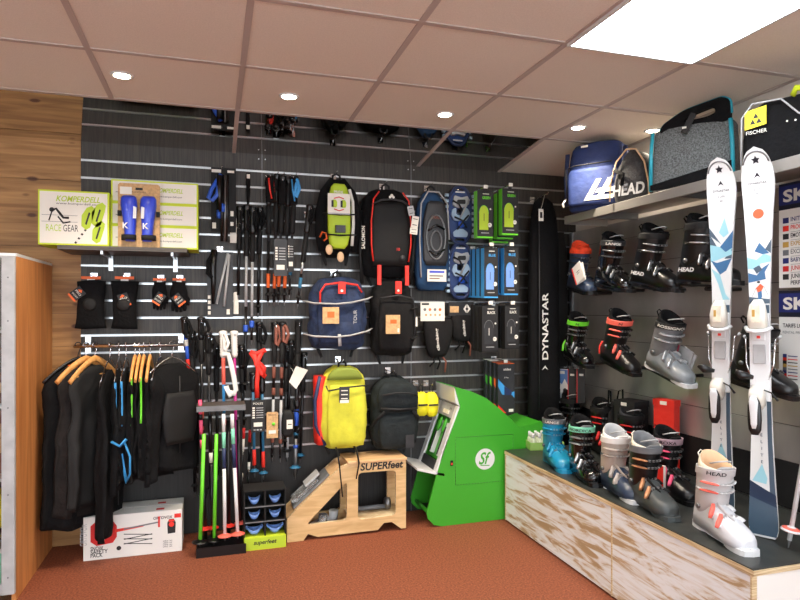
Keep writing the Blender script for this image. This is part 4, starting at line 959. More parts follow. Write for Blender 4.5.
# ================================================================== BACKPACKS AND SNOWSHOES ON THE WALL
def pack(box, Y, label, body, depth=.17, n=3.2, prof=None, wr=.008, seed=1, pocket=None, piping=None, extras=None, top_r=.25, cat='backpack', name='backpack', straps=True, rotz=0, panel=None, tilt=0, straplen=.25):
    cx, w_, z0, z1 = bb(*box, Y); h = z1-z0
    t = thing(name, label, cat, (cx, Y, z0), rotz=rotz)
    prof = prof or [(0,.70),(.04,.88),(.12,.97),(.3,1.0),(.55,.98),(.75,.94),(.88,.84),(.96,.62),(1,.36)]
    m = MB(); rings = []
    P_ = []
    for (f0, a0), (f1, a1) in zip(prof[:-1], prof[1:]):
        for k in range(5): u = k/5; P_.append((f0+(f1-f0)*u, a0+(a1-a0)*u))
    P_.append(prof[-1])
    for f, a in P_:
        d = depth*(.45+.55*math.sin(PI*min(1,max(0,.12+f*.80)))**.6)*(a**.4)
        rings.append(sup(w_*a, d, n, 56, (0, -.5*(d-depth), h*f)))
    m.loft(rings, body); m.wrinkle(wr*1.3, 9, seed); m.wrinkle(wr*.8, 22, seed+3); m.build('body', t)
    yf = -depth/2
    if pocket:
        for (fx, fw, f0, f1, dd, key) in pocket:
            mm = MB(); rr = []
            for k in range(11):
                f = k/10; a = min(1, (math.sin(PI*min(max(f,.03),.97)))**.35)
                rr.append(sup(w_*fw*(.75+.25*a), dd*2*a+.01, 3, 24, (w_*fx, yf+.012, h*(f0+(f1-f0)*f))))
            mm.loft(rr, key); mm.wrinkle(wr*.8, 12, seed+k); mm.wrinkle(wr*.3, 30, seed+k); mm.build('pocket', t)
    if straps:
        for s in (-1, 1):
            mm = MB(); mm.tube([(s*w_*.18, .02+depth*.35, h*.92),(s*w_*.40,depth*.45,h*.5),(s*w_*.36,depth*.42,h*.12),(s*w_*.30,depth*.3,-straplen*h*.3),(s*w_*.26,depth*.2,-straplen*h)],[.02,.026,.02,.010,.008],'matte_black',8,flat=(1,.35)); mm.build('shoulder_strap', t)
    mm = MB(); mm.tube([(-.025,depth*.1,h*.985),(-.022,depth*.1,h+.022),(0,depth*.1,h+.034),(.022,depth*.1,h+.022),(.025,depth*.1,h*.985)],.006,'matte_black',6,flat=(1.2,.5)); mm.build('haul_loop', t)
    if extras: extras(t, w_, h, yf, depth)
    hook(cx, z1+.035, None, max(.06, WY-Y))
    return t
def part(t, name, f):
    m = MB(); f(m); return m.build(name, t)
def tagcard(t, x, z, w, h, y, key='paper', rot=0, lines=2, name='swing_tag', ink='ink'):
    m = MB(); T = Matrix.Translation((x,y,z)) @ Matrix.Rotation(rot,4,'Y'); m.box(-w/2,w/2,-.001,.001,-h/2,h/2,key,T)
    for i in range(lines): zz = h*(.25-.5*i/max(1,lines-1) if lines > 1 else 0); m.box(-w*.32,w*.32,-.0016,-.001,zz-h*.03,zz+h*.03,ink,T)
    m.build(name, t)

# 1 lime airbag vest pack
def lime_x(t, w, h, yf, d):
    part(t,'lime_panel',lambda m:(m.loft([sup(w*a,.05,3,24,(0,yf-.004,h*f)) for f,a in ((.08,.30),(.14,.5),(.3,.6),(.55,.62),(.72,.56),(.86,.42),(.9,.3))],'lime'),m.wrinkle(.006,14,2)))
    part(t,'white_edge',lambda m:m.tube([(w*.34,yf-.010,h*.12),(w*.38,yf-.012,h*.4),(w*.36,yf-.012,h*.68),(w*.27,yf-.01,h*.84)],.010,'white_matte',8))
    for z in (.26,.52): part(t,'webbing',lambda m:m.tube([(-w*.44,yf-.02,h*z),(0,yf-.045,h*(z-.02)),(w*.44,yf-.02,h*z)],.012,'matte_black',8,flat=(.4,1)))
    part(t,'buckle',lambda m:m.box(-.03,.03,yf-.06,yf-.03,h*.32-.022,h*.32+.022,'black_plastic'))
    def card(m):
        x0,x1,z0,z1 = -w*.34,w*.24,h*.50,h*.76; m.box(x0,x1,yf-.062,yf-.059,z0,z1,'paper'); m.box(x0,x1,yf-.0625,yf-.062,z0,z0+.008,'light_grey')
        cx=(x0+x1)/2; cz=(z0+z1)/2
        for s in (-1,1):
            m.loft([sup(.034*a,.004,3,12,(cx+s*.028,yf-.064,cz+b)) for b,a in ((-.022,.7),(-.01,1),(.01,1),(.024,.6))],'lime'); m.box(cx+s*.028-.018,cx+s*.028-.006,yf-.067,yf-.062,cz-.02,cz+.02,'ink')
        m.tube([(cx-.03,yf-.0645,cz+.032),(cx,yf-.0645,cz+.042),(cx+.03,yf-.0645,cz+.032)],.003,'bright_red',6); m.tube([(cx-.03,yf-.0645,cz-.032),(cx,yf-.0645,cz-.042),(cx+.03,yf-.0645,cz-.032)],.003,'bright_red',6)
        m.text('PRIDE',cx,z1+.004,.022,'paper',yf-.05,bold=.02)
    part(t,'instruction_card',card)
    for s in (-1,1):
        part(t,'harness_strap',lambda m:m.tube([(s*w*.12,yf*.3,h*.98),(s*w*.36,yf*.6,h*.8),(s*w*.47,yf*.7,h*.55),(s*w*.48,yf*.6,h*.25),(s*w*.42,yf*.4,h*.05)],[.022,.03,.034,.03,.02],'black_fabric',10,flat=(1,.5)))
    part(t,'cord',lambda m:m.tube([(-w*.5,yf,h*.22),(-w*.45,yf-.02,h*.28),(-w*.36,yf-.03,h*.26),(-w*.34,yf-.03,h*.2),(-w*.42,yf-.03,h*.17)],.006,'orange',6))
    for x,z in ((-.28,.06),(.02,-.03)): part(t,'strap_end',lambda m:(m.ell((w*x,yf-.03,h*z),(.022,.008,.032),'skin_tan',10)))
pack((318,179,355,256),3.78,'black avalanche vest pack with lime green panel and instruction card','black_fabric',.14,extras=lime_x,prof=[(0,.55),(.08,.8),(.25,.98),(.5,1),(.7,.86),(.85,.62),(.95,.36),(1,.22)],straplen=.12)

def red_trim(t, w, h, yf, d):
    for s in (-1,1): part(t,'red_piping',lambda m:m.tube([(s*w*.22,yf-.018,h*.93),(s*w*.33,yf-.024,h*.84),(s*w*.37,yf-.026,h*.6),(s*w*.37,yf-.026,h*.35),(s*w*.33,yf-.018,h*.16)],.005,'bright_red',6))
    part(t,'top_zipper',lambda m:m.tube([(-w*.36,yf-.022,h*.78),(-w*.2,yf-.034,h*.83),(0,yf-.038,h*.845),(w*.2,yf-.034,h*.83),(w*.36,yf-.022,h*.78)],.006,'dark_grey',6))
    part(t,'logo',lambda m:(m.disc(0,h*.885,.010,'paper',yf-.036),m.disc(-.011,h*.868,.008,'paper',yf-.036),m.disc(.011,h*.868,.008,'paper',yf-.036),m.box(-.024,.024,yf-.036,yf-.035,h*.84,h*.848,'paper')))
    part(t,'lettering',lambda m:(m.text('SALOMON',-w*.475,h*.42,.030,'paper',yf-.006,rot=PI/2,bold=.02),m.text('10',w*.12,h*.28,.026,'bright_red',yf-.04)))
    for x in (-.22,.30): part(t,'red_strap',lambda m:m.box(w*x-.012,w*x+.012,yf-.024,yf-.01,-h*.10,h*.12,'bright_red'))
    tagcard(t,w*.42,h*.60,.045,.075,yf-.055,rot=.15); tagcard(t,w*.34,h*.72,.04,.06,yf-.06,'light_grey',rot=-.2); tagcard(t,w*.40,h*.50,.05,.04,yf-.05,'paper',rot=.1)
    for s in (-1,1): part(t,'side_strap',lambda m:m.tube([(s*w*.49,0,h*.75),(s*w*.52,-.03,h*.5),(s*w*.5,-.02,h*.2),(s*w*.46,0,-h*.08)],.012,'matte_black',6,flat=(1,.4)))
    part(t,'round_badge',lambda m:m.lathe([(.001,-.003),(.018,-.003),(.018,.003),(.001,.003)],'dark_grey',18,Matrix.Translation((w*.2,yf-.042,h*.2)) @ Matrix.Rotation(R(90),4,'X')))
pack((360,189,412,277),3.78,'tall black backpack with thin red piping and several tags','black_fabric',.18,pocket=[(0,.74,.12,.82,.034,'matte_black')],extras=red_trim,seed=3,straplen=.1)

def navy_x(t, w, h, yf, d):
    part(t,'orange_zipper',lambda m:m.tube([(-w*.36,yf-.020,h*.62),(-w*.36,yf-.026,h*.78),(-w*.28,yf-.03,h*.88),(0,yf-.034,h*.91),(w*.28,yf-.03,h*.88),(w*.36,yf-.026,h*.78)],.006,'bright_red',6))
    part(t,'red_patch',lambda m:(m.box(-.022,.022,yf-.046,yf-.036,h*.76,h*.92,'bright_red'),m.disc(0,h*.80,.008,'paper',yf-.0465)))
    for z, k in ((.66,.62),(.22,.18)): part(t,'white_strap',lambda m:m.tube([(-w*.62,yf+.02,h*z),(-w*.46,yf-.020,h*(z-.03)),(-w*.1,yf-.055,h*k),(w*.15,yf-.055,h*(k+.02)),(w*.46,yf-.020,h*(z+.03)),(w*.56,yf+.02,h*(z+.06))],[.012,.018,.016,.016,.018,.012],'light_grey',8,flat=(.35,1)))
    part(t,'white_strap',lambda m:m.tube([(-w*.05,yf-.056,h*.22),(-w*.04,yf-.056,h*.06)],.010,'light_grey',6,flat=(1,.4)))
    part(t,'swing_tag',lambda m:(m.box(-w*.34,-w*.06,yf-.066,yf-.063,h*.36,h*.58,'kraft'),m.box(-w*.26,-w*.14,yf-.067,yf-.066,h*.44,h*.52,'orange')))
    part(t,'lettering',lambda m:m.text('TOUR',w*.26,h*.45,.03,'light_grey',yf-.045,rot=PI/2))
pack((309,277,365,349),3.75,'navy blue backpack with pale grey straps and orange piping','navy_fabric',.19,pocket=[(0,.8,.08,.9,.035,'navy_fabric'),(0,.7,.08,.42,.05,'navy_fabric')],extras=navy_x,seed=5,wr=.010,straplen=.12)

def blackp(t, w, h, yf, d):
    part(t,'red_patch',lambda m:(m.box(-.018,.022,yf-.040,yf-.030,h*.80,h*.96,'bright_red'),m.disc(0,h*.84,.007,'paper',yf-.0405)))
    part(t,'kraft_tag',lambda m:(m.box(-w*.30,w*.02,yf-.060,yf-.057,h*.29,h*.53,'kraft'),m.box(-w*.2,-w*.06,yf-.061,yf-.060,h*.42,h*.47,'orange'),m.box(-w*.04,w*.0,yf-.061,yf-.060,h*.31,h*.36,'paper')))
    part(t,'zipper',lambda m:m.tube([(-w*.40,yf-.022,h*.74),(0,yf-.045,h*.78),(w*.36,yf-.024,h*.74),(w*.42,yf-.01,h*.5),(w*.40,yf-.01,h*.2)],.005,'dark_grey',6))
    part(t,'white_tag',lambda m:m.box(w*.42,w*.46,yf-.02,yf-.018,h*.38,h*.5,'paper'))
    for z in (.22,.6): part(t,'side_strap',lambda m:m.tube([(w*.3,yf-.03,h*z),(w*.46,yf-.01,h*(z+.02)),(w*.52,.02,h*(z+.05))],.012,'matte_black',6,flat=(.4,1)))
pack((371,279,414,355),3.77,'slim black backpack with a kraft paper tag, below the red piped one','charcoal_fabric',.17,pocket=[(0,.8,.06,.72,.035,'charcoal_fabric')],extras=blackp,seed=7,wr=.011,straplen=.12)

def yellowp(t, w, h, yf, d):
    part(t,'top_panel',lambda m:m.loft([sup(w*a,.06,3,24,(w*0,yf+.035,h*f)) for f,a in ((.86,.76),(.92,.68),(.97,.52),(1.005,.3))],'olive'))
    part(t,'zipper',lambda m:m.tube([(-w*.42,yf-.012,h*.80),(-w*.38,yf-.02,h*.74),(0,yf-.040,h*.78),(w*.32,yf-.03,h*.79),(w*.44,yf-.01,h*.78)],.005,'ink',6))
    tagcard(t,-w*.08,h*.70,.062,.095,yf-.062,'dark_grey',.02,3,'swing_tag','paper')
    part(t,'label_strip',lambda m:m.box(-w*.17,w*.01,yf-.066,yf-.064,h*.60,h*.635,'paper'))
    part(t,'red_side',lambda m:(m.loft([sup(.07,.12,2.6,18,(-w*.46-.01*math.sin(PI*f),.015,h*f)) for f in (.06,.15,.3,.5,.7,.82,.9)],'bright_red'),m.wrinkle(.010,12,4)))
    part(t,'navy_edge',lambda m:m.tube([(-w*.50,-.04,h*.9),(-w*.6,-.03,h*.6),(-w*.58,-.03,h*.3),(-w*.4,-.04,h*.05)],.012,'navy',8))
    for s, k in ((-1,1.0),(1,.6)): part(t,'hanging_strap',lambda m:m.tube([(s*w*.18,-.02,h*.05),(s*w*.2,-.13,h*.0),(s*w*.2,-.19,-h*.12),(s*w*.14,-.195,-h*.50*k)],[.012,.014,.014,.011],'matte_black',8,flat=(1,.3)))
pack((319,367,366,447),3.74,'bright yellow-green daypack with red side and grey tag','yellow_fabric',.20,pocket=[(0.02,.82,.05,.80,.030,'yellow_fabric')],extras=yellowp,seed=9,wr=.008,straplen=.1)

def greyp(t, w, h, yf, d):
    part(t,'lid_pocket',lambda m:(m.loft([sup(w*a,.09*b,3,24,(0,yf+.01,h*f)) for f,a,b in ((.56,.75,.5),(.60,.86,.9),(.75,.9,1.05),(.88,.82,.95),(.96,.6,.6))],'grey_green_fabric'),m.wrinkle(.010,12,2)))
    part(t,'lid_zipper',lambda m:m.tube([(-w*.38,yf-.036,h*.80),(-w*.1,yf-.045,h*.83),(w*.2,yf-.045,h*.82),(w*.40,yf-.030,h*.77)],.005,'ink',6))
    part(t,'lid_zipper',lambda m:m.tube([(-w*.40,yf-.036,h*.62),(0,yf-.050,h*.60),(w*.40,yf-.030,h*.60)],.006,'ink',6))
    part(t,'badge',lambda m:m.box(w*.12,w*.30,yf-.048,yf-.04,h*.06,h*.24,'dark_grey'))
    for s in (-1,1): part(t,'side_strap',lambda m:m.tube([(s*w*.30,yf-.02,h*.56),(s*w*.46,yf+.01,h*.45),(s*w*.52,0,h*.3),(s*w*.44,yf*.4,h*.08)],.011,'matte_black',6,flat=(1,.4)))
pack((371,378,416,448),3.75,'dark grey-green rucksack with a bulging lid pocket, below the slim black one','grey_green_fabric',.19,pocket=[(0,.80,.05,.52,.035,'grey_green_fabric')],extras=greyp,seed=11,wr=.011,straplen=.1)

# snowshoe bag with window
def ssb(t, w, h, yf, d):
    part(t,'pale_piping',lambda m:m.tube([(-w*.42,yf-.004,h*.12),(-w*.46,yf-.004,h*.5),(-w*.42,yf-.006,h*.85),(-w*.22,yf-.01,h*.97),(w*.1,yf-.01,h*.97),(w*.36,yf-.006,h*.86),(w*.42,yf-.004,h*.5)],.0055,'light_grey',6))
    part(t,'mesh_window',lambda m:(m.loft([sup(w*a,.03,3,24,(w*.02,yf+.000,h*f)) for f,a in ((.24,.58),(.3,.74),(.55,.78),(.7,.74),(.84,.55),(.88,.38))],'dark_grey')))
    part(t,'snowshoe_outline',lambda m:m.tube([(w*.28*math.cos(a),yf-.02,h*.52+h*.22*math.sin(a)) for a in [2*PI*k/20 for k in range(20)]],.006,'steel_grey',6,closed=True))
    part(t,'snowshoe_outline',lambda m:m.tube([(w*.16*math.cos(a),yf-.022,h*.48+h*.10*math.sin(a)) for a in [2*PI*k/14 for k in range(14)]],.006,'mid_grey',6,closed=True))
    part(t,'ratchet_strap',lambda m:m.tube([(-w*.25,yf-.022,h*.58),(0,yf-.03,h*.64),(w*.25,yf-.022,h*.60)],.007,'black_shiny',6))
    part(t,'ratchet_strap',lambda m:m.tube([(-w*.22,yf-.022,h*.38),(0,yf-.03,h*.34),(w*.25,yf-.022,h*.40)],.007,'black_shiny',6))
    part(t,'brown_print',lambda m:m.text('TRAIL',0,h*.70,.026,'brown_band',yf-.020,bold=.02))
    part(t,'label',lambda m:(m.box(-w*.26,w*.30,yf-.022,yf-.019,h*.08,h*.20,'paper'),m.box(-w*.2,w*.24,yf-.0225,yf-.022,h*.165,h*.185,'royal_blue'),m.box(-w*.2,w*.2,yf-.0225,yf-.022,h*.13,h*.14,'ink'),m.box(-w*.2,w*.1,yf-.0225,yf-.022,h*.105,h*.115,'brown_band')))
pack((415,191,448,290),3.79,'blue snowshoe carry bag with a mesh window and white label','petrol_fabric',.13,extras=ssb,seed=13,wr=.004,straps=False,prof=[(0,.72),(.05,.92),(.2,1),(.5,.98),(.75,.94),(.88,.80),(.96,.5),(1,.28)],cat='snowshoe bag',name='snowshoe_bag')

def snowshoe(x0,y0,x1,y1,label,rot=0):
    cx, w_, z0, z1 = bb(x0,y0,x1,y1,3.84); h = z1-z0
    t = thing('snowshoe', label, 'snowshoe', (cx,3.84,z0)); hw = w_/2
    def out(k, dz=0): return [(hw*k*math.copysign(abs(math.cos(a))**.75,math.cos(a))*(1-.10*math.sin(a)**2), h/2+h/2*(1-(1-k)*w_/h)*math.sin(a)) for a in [2*PI*i/36 for i in range(36)]]
    O = out(1); I = out(.80)
    m = with_holes(O,[[(p[0],p[1]) for p in rnd([(-hw*.25,h*.52),(hw*.1,h*.51),(hw*.12,h*.61),(-hw*.22,h*.62)],.015)],
                      rnd([(-hw*.45,h*.055),(hw*.45,h*.055),(hw*.3,h*.10),(-hw*.3,h*.10)],.01), rnd([(-hw*.4,h*.93),(hw*.4,h*.93),(hw*.2,h*.96),(-hw*.2,h*.96)],.008)],-.008,.008,'snow_blue','navy'); m.build('deck', t)
    m = MB(); m.tube([(p[0],-.006,p[1]) for p in out(.97)], .011, 'navy', 8, closed=True); m.build('frame', t)
    for i in range(8):
        for s in (-1,1):
            z = h*(.14+.10*i); m = MB(); m.box(s*hw*.98-.012,s*hw*.98+.012,-.020,.004,z-.010,z+.010,'pale_blue'); m.build('rim_clip', t, bevel=.003)
    m = MB(); m.prism(rnd([(-hw*.5,h*.12),(hw*.5,h*.12),(hw*.55,h*.2),(hw*.2,h*.26),(-hw*.2,h*.26),(-hw*.55,h*.2)],.012),-.018,-.008,'pale_blue'); m.build('tail_plate', t)
    m = MB(); m.prism(rnd([(-hw*.6,h*.66),(-hw*.2,h*.62),(hw*.3,h*.64),(hw*.62,h*.70),(hw*.5,h*.84),(0,h*.80),(-hw*.5,h*.84)],.014),-.03,-.010,'light_grey'); m.prism(rnd([(-hw*.35,h*.69),(hw*.3,h*.69),(hw*.3,h*.77),(-hw*.3,h*.76)],.01),-.034,-.030,'ink'); m.build('toe_binding', t)
    m = MB(); m.prism(rnd([(-hw*.5,h*.40),(hw*.4,h*.40),(hw*.7,h*.52),(hw*.5,h*.62),(hw*.2,h*.64),(hw*.2,h*.5),(-hw*.35,h*.5),(-hw*.35,h*.63),(-hw*.6,h*.60),(-hw*.72,h*.5)],.012),-.026,-.009,'pale_blue'); m.build('pivot_plate', t)
    m = MB(); m.lathe([(.001,-.004),(.022,-.004),(.024,.0),(.024,.010),(.001,.010)],'blue',18,Matrix.Translation((0,-.03,h*.34)) @ Matrix.Rotation(R(90),4,'X')); m.build('heel_lift', t)
    for a, b in (((-.62,.74),(.1,.56)),((.6,.78),(-.1,.44)),((-.5,.46),(.4,.28)),((.55,.5),(-.3,.24))):
        m = MB(); m.tube([(hw*a[0],-.03,h*a[1]),(hw*(a[0]+b[0])/2,-.05,h*(a[1]+b[1])/2+.012),(hw*b[0],-.032,h*b[1])],.0045,'light_grey' if a[0] > .57 else 'ink',6,flat=(1.4,.5)); m.build('strap', t)
    m = MB(); m.box(-hw*.35,hw*.35,-.012,-.008,h*.895,h*.915,'paper'); m.build('print', t)
    hook(cx, z1-.02, None, .06)
snowshoe(446,187,473,244,'blue plastic snowshoe with pale grey binding, upper of the two')
snowshoe(447,243,473,299,'blue plastic snowshoe with pale grey binding, lower of the two')

# two black pouches with cards
def pouch(x0,y0,x1,y1,label,seed,cardbox,white):
    cx, w_, z0, z1 = bb(x0,y0,x1,y1,3.80); h = z1-z0
    t = thing('gaiter_pouch', label, 'pouch', (cx,3.80,z0))
    m = MB(); m.loft([sup(w_*a,.07*b,2.8,28,(0,0,h*f)) for f,a,b in ((0,.45,.5),(.05,.62,.8),(.2,.80,1),(.5,.92,1),(.8,1,.8),(.97,1,.4),(1,.96,.25))],'charcoal_fabric'); m.wrinkle(.010,15,seed); m.wrinkle(.004,35,seed); m.build('pouch', t)
    x,w2,c0,c1 = bb(*cardbox,3.79)
    m = MB(); m.box(x-cx-w2/2,x-cx+w2/2,-.022,-.020,c0-z0,c1-z0,'paper' if white else 'ink'); hw = w2/2; ox = x-cx; H_ = c1-c0; b0 = c0-z0
    if white:
        m.box(ox-hw*.9,ox-hw*.3,-.0225,-.022,b0+H_*.84,b0+H_*.94,'ink')
        for i in range(4): m.disc(ox-hw*.65+hw*.42*i,b0+H_*.6,.010,'orange' if i%2 else 'mid_grey',-.0226,12); m.disc(ox-hw*.55+hw*.38*i,b0+H_*.32,.008,'kraft',-.0226,12)
    else:
        m.box(ox-hw*.9,ox-hw*.2,-.0225,-.022,b0+H_*.25,b0+H_*.7,'kraft')
        for s in (-1,1): m.poly([(ox+hw*.45+s*.003,b0+H_*.2),(ox+hw*.45+s*.026,b0+H_*.5),(ox+hw*.45+s*.003,b0+H_*.85),(ox+hw*.45+s*.003,b0+H_*.62),(ox+hw*.45+s*.012,b0+H_*.5),(ox+hw*.45+s*.003,b0+H_*.4)],'paper',-.0226)
    m.build('header_card', t)
    m = MB(); m.text('climbing',-.01 if white else .0,h*.45,.026,'paper',-.045,rot=PI/2+.1,bold=.02,width=h*.55); m.build('lettering', t)
    for k in range(3):
        m = MB(); xx = (k-1)*.03; m.tube([(xx,0,h*.03),(xx*1.4+.01,-.02,-.03),(xx*1.8-.01,-.02,-.06-.02*k)],.006,'black_fabric' if k < 2 else 'brown_band',6); m.build('lace', t)
    hook(cx, z1+.05, None, .1)
pouch(423,317,452,357,'black stuff pouch under a printed white header card',3,(420,302,444,321),True)
pouch(451,312,474,341,'black stuff pouch under a black card with a white diamond',4,(448,302,473,316),False)

# boxed insoles: each box is its own thing
def insole_box(cx,w_,z0,z1,Y,label,colr,word,depth=.05,tagc=True,side=None,window=True):
    h = z1-z0; hw = w_/2
    t = thing('insole_box', label, 'box', (cx,Y,z0))
    m = MB(); m.box(-hw,hw,0,depth,0,h,side or colr); m.box(-hw+.001,hw,-.001,0,.010,h,'ink'); m.box(-hw,hw,-.0012,0,0,.010,colr)
    m.text(word,hw*.15,h*.83,.024,colr if word != 'BLACK' else 'paper',-.0016,bold=.03,width=w_*.5); m.box(-hw*.3,hw*.5,-.0016,-.001,h*.93,h*.945,'paper')
    if window:
        P_ = [(-hw*.15+hw*.58*math.cos(a), h*.52+h*.17*math.sin(a)) for a in [PI*i/14 for i in range(15)]]+[(-hw*.72,h*.17),(hw*.40,h*.17)]
        k1 = {'GREEN':'lime','BLUE':'blue_glass','BLACK':'dark_grey'}[word]
        m.poly(P_,k1,-.0016); m.tube([(p[0],-.002,p[1]) for p in P_[:15]],.0016,colr if word != 'BLACK' else 'mid_grey',4)
        m.box(-hw*.17,-hw*.10,-.0022,-.0016,h*.36,h*.52,'ink' if word != 'BLACK' else 'paper')
    m.disc(hw*.66,h*.62,.006,'paper',-.0016,12); m.disc(hw*.58,h*.28,.014,'paper',-.0016,16); m.text('M',hw*.58,h*.265,.014,'ink',-.002)
    m.box(-hw*.5,hw*.5,-.0016,-.001,h*.10,h*.115,'light_grey')
    m.box(-.012,.012,.0,.002,h,h+.012,'ink'); m.build('carton', t)
    return t
def peg(x,z,label=None,Y=3.80):
    t = thing('slatwall_hook', label or 'chrome prong hook in a slat of the back wall', 'hook', (x,WY-.004,z), group='chrome hooks in the slatted wall')
    m = MB(); m.box(-.02,.02,-.006,.003,-.02,.02,'chrome'); m.cyl((-.012,-.004,0),(-.012,-(WY-Y)-.05,.004),.003,'chrome',8); m.box(-.026,.002,-(WY-Y)-.052,-(WY-Y)-.049,-.010,.012,'paper'); m.build('prong', t); return t
for word, colr, sets in (('GREEN','neon_green',[((477,191,493,238),1,'left stack'),((502,189,518,235),3,'right stack')]),
                         ('BLUE','sky_blue',[((484,248,498,298),4,'left stack'),((504,248,518,295),3,'right stack')]),
                         ('BLACK','matte_black',[((482,306,498,352),4,'left stack'),((505,306,519,349),2,'right stack')])):
    for (b, n, nm) in sets:
        for k in range(n):
            Y = 3.60+.072*k; p = ('frontmost','second','third','rearmost')[min(k,3)]
            cx, w_, z0, z1 = bb(*b, 3.60); dz = -.018*k if word == 'GREEN' and n > 1 else (.003*k)
            lb = '%s boxed insole with a black front, %s of the %s on its wall hook' % (word.lower(), p, nm) if n > 1 else 'green boxed insole hanging alone beside the blue snowshoes'
            insole_box(cx,w_,z0+dz,z1+dz,Y,lb,colr,word)
        c = at((b[0]+b[2])/2,b[1]-3,3.60); peg(c.x,c.z,Y=3.62)
# tall grey insole boxes below
for k,(kk,lb) in enumerate((('sky_blue','dark grey insole pack with a blue corner flash, front of the row above the kiosk'),('orange','dark grey insole pack with an orange flash, second of the row above the kiosk'),('neon_green','dark grey insole pack with a green flash, third of the row above the kiosk'),('green','dark grey insole pack with a green flash, rearmost of the row above the kiosk'))):
    Y = 3.70+.04*k; d = 4.2*k
    cx, w_, z0, z1 = bb(498-d,364-1.5*k,514.5-d,413-2*k,Y); h = z1-z0; hw = w_/2
    t = thing('insole_pack', lb, 'box', (cx,Y,z0))
    m = MB(); m.box(-hw,hw,0,.034,0,h,'dark_grey'); m.box(-hw,hw,-.0008,.034,h,h+.003,'orange' if k<2 else 'paper')
    m.poly([(-hw,h*.70),(-hw*.2,h*.55),(hw*.75,h*.42),(hw*.95,h*.32),(hw*.92,h*.42),(hw*.95,h*.46),(-hw,h*.52)][:3]+[(hw*.98,h*.44),(hw*.98,h*.30),(hw*.7,h*.36),(-hw*.5,h*.38),(-hw,h*.55)],kk,-.001)
    m.poly([(-hw*.25,h*.55),(hw*.7,h*.44),(hw*.6,h*.36),(-hw*.25,h*.37)],'navy',-.0016)
    m.poly([(-hw,0),(-hw,h*.18),(hw*.0,0)],'bright_red',-.001); m.text('sidas',hw*.1,h*.87,.022,'paper',-.001,bold=.02,width=w_*.45); m.text('3 feet',0,h*.71,.014,'paper',-.001); m.box(hw*.3,hw*.85,-.0016,-.001,h*.02,h*.08,'paper')
    m.build('carton', t)
c = at(505,361,3.72); peg(c.x,c.z,Y=3.74)

# ================================================================== LONG SKI BAG AND DARK CLOTHES IN THE CORNER
cx, w_, z0, z1 = bb(530,198,560,432,3.72)
t = thing('ski_bag', 'long black ski bag with white vertical lettering hanging in the corner', 'bag', (cx,3.74,z0)); h = z1-z0
m = MB(); m.loft([sup(w_*a,.10*b,3,28,(0,0,h*f)) for f,a,b in ((0,.8,.5),(.01,.95,.9),(.2,1.0,1),(.5,1,1),(.8,.95,1),(.93,.8,.8),(.98,.6,.6),(1,.3,.3))],'black_fabric'); m.wrinkle(.014,5,2); m.wrinkle(.005,18,2); m.build('bag_body', t)
lz0, lz1 = at(545,365,3.70).z-z0, at(545,293,3.70).z-z0; lx = at(545,330,3.67).x-cx
m = MB(); m.text('DYNASTAR',lx+.022,lz0+.04,.062,'white_matte',-.072,'l',bold=.02,rot=PI/2,width=(lz1-lz0)*.92)
m.poly([(lx-.024,lz0-.03),(lx+.0,lz0+.0),(lx+.022,lz0-.03),(lx+.008,lz0-.022),(lx,lz0-.014),(lx-.010,lz0-.022)],'white_matte',-.072); m.build('lettering', t)
m = MB(); m.tube([(-w_*.3,-.06,h*.9),(-w_*.32,-.075,h*.5),(-w_*.3,-.06,h*.1)],.004,'dark_grey',6); m.build('zipper', t)
m = MB(); m.tube([(w_*.1,-.05,.02),(w_*.2,-.06,-.02),(-w_*.1,-.06,-.0),(-w_*.35,-.06,.03)],.012,'orange',8,flat=(1,.5)); m.build('orange_webbing', t)
m = MB(); m.tube([(0,0,h-.005),(0,.0,h+.02),(.01,.05,h+.03)],.006,'black_fabric',6); m.build('hanging_loop', t)
c = at(543,196,3.74); hook(c.x,c.z+.0,'long chrome peg in the back wall holding the corner ski bag',.22)
t = thing('price_tag','white price ticket hanging from the top of the corner ski bag','tag',at(541,215,3.62)); m = MB(); m.box(-.018,.018,-.001,.001,-.04,.04,'paper'); m.box(-.008,.010,-.0016,-.001,-.02,.02,'ink'); m.build('ticket',t); m = MB(); hp = at(543,196,3.74)-at(541,215,3.62); m.tube([(0,0,.04),tuple(hp*.6+Vector((0,0,-.01))),tuple(hp+Vector((0,-.02,.0)))],.0015,'paper',5); m.build('string',t)
cx, w_, z0, z1 = bb(560,232,566,440,3.8)
t = thing('ski_bag','plain black bag hanging behind the lettered ski bag','bag',(cx-.01,3.83,z0)); h = z1-z0
m = MB(); m.loft([sup(.12*a,.06,3,20,(0,0,h*f)) for f,a in ((0,.8),(.05,1),(.5,1),(.9,.9),(1,.5))],'matte_black'); m.wrinkle(.008,8,5); m.build('bag_body', t)

# ================================================================== RIGHT WALL: HIGH SHELF AND BAGS
RQ = -PI/2            # local x runs towards the camera along the right wall, local y into the wall
s0 = atX(563, 219, SX)
SHZ = 1.95; sl0, sl1 = .3, 3.44
t = thing('high_shelf', 'long pale grey metal shelf above the boots carrying four bags', 'shelf', (SX, (sl0+sl1)/2, SHZ-.05), rotz=RQ); hl = (sl1-sl0)/2
m = MB(); m.box(-hl,hl,0,.355,.042,.05,'shelf_metal'); m.build('shelf_board', t)
m = MB(); m.box(-hl,hl,-.004,.010,0,.05,'shelf_metal'); m.build('front_lip', t, bevel=.002)
m = MB(); m.box(-hl,-hl+.015,.010,.31,0,.042,'shelf_metal'); m.build('end_plate', t)
for k in range(5):
    m = MB(); x = -hl+.3+.7*k; m.prism([(x-.008,0),(x+.008,0),(x+.008,.04),(x-.008,.04)],.012,.318,'steel_grey'); m.build('bracket', t)

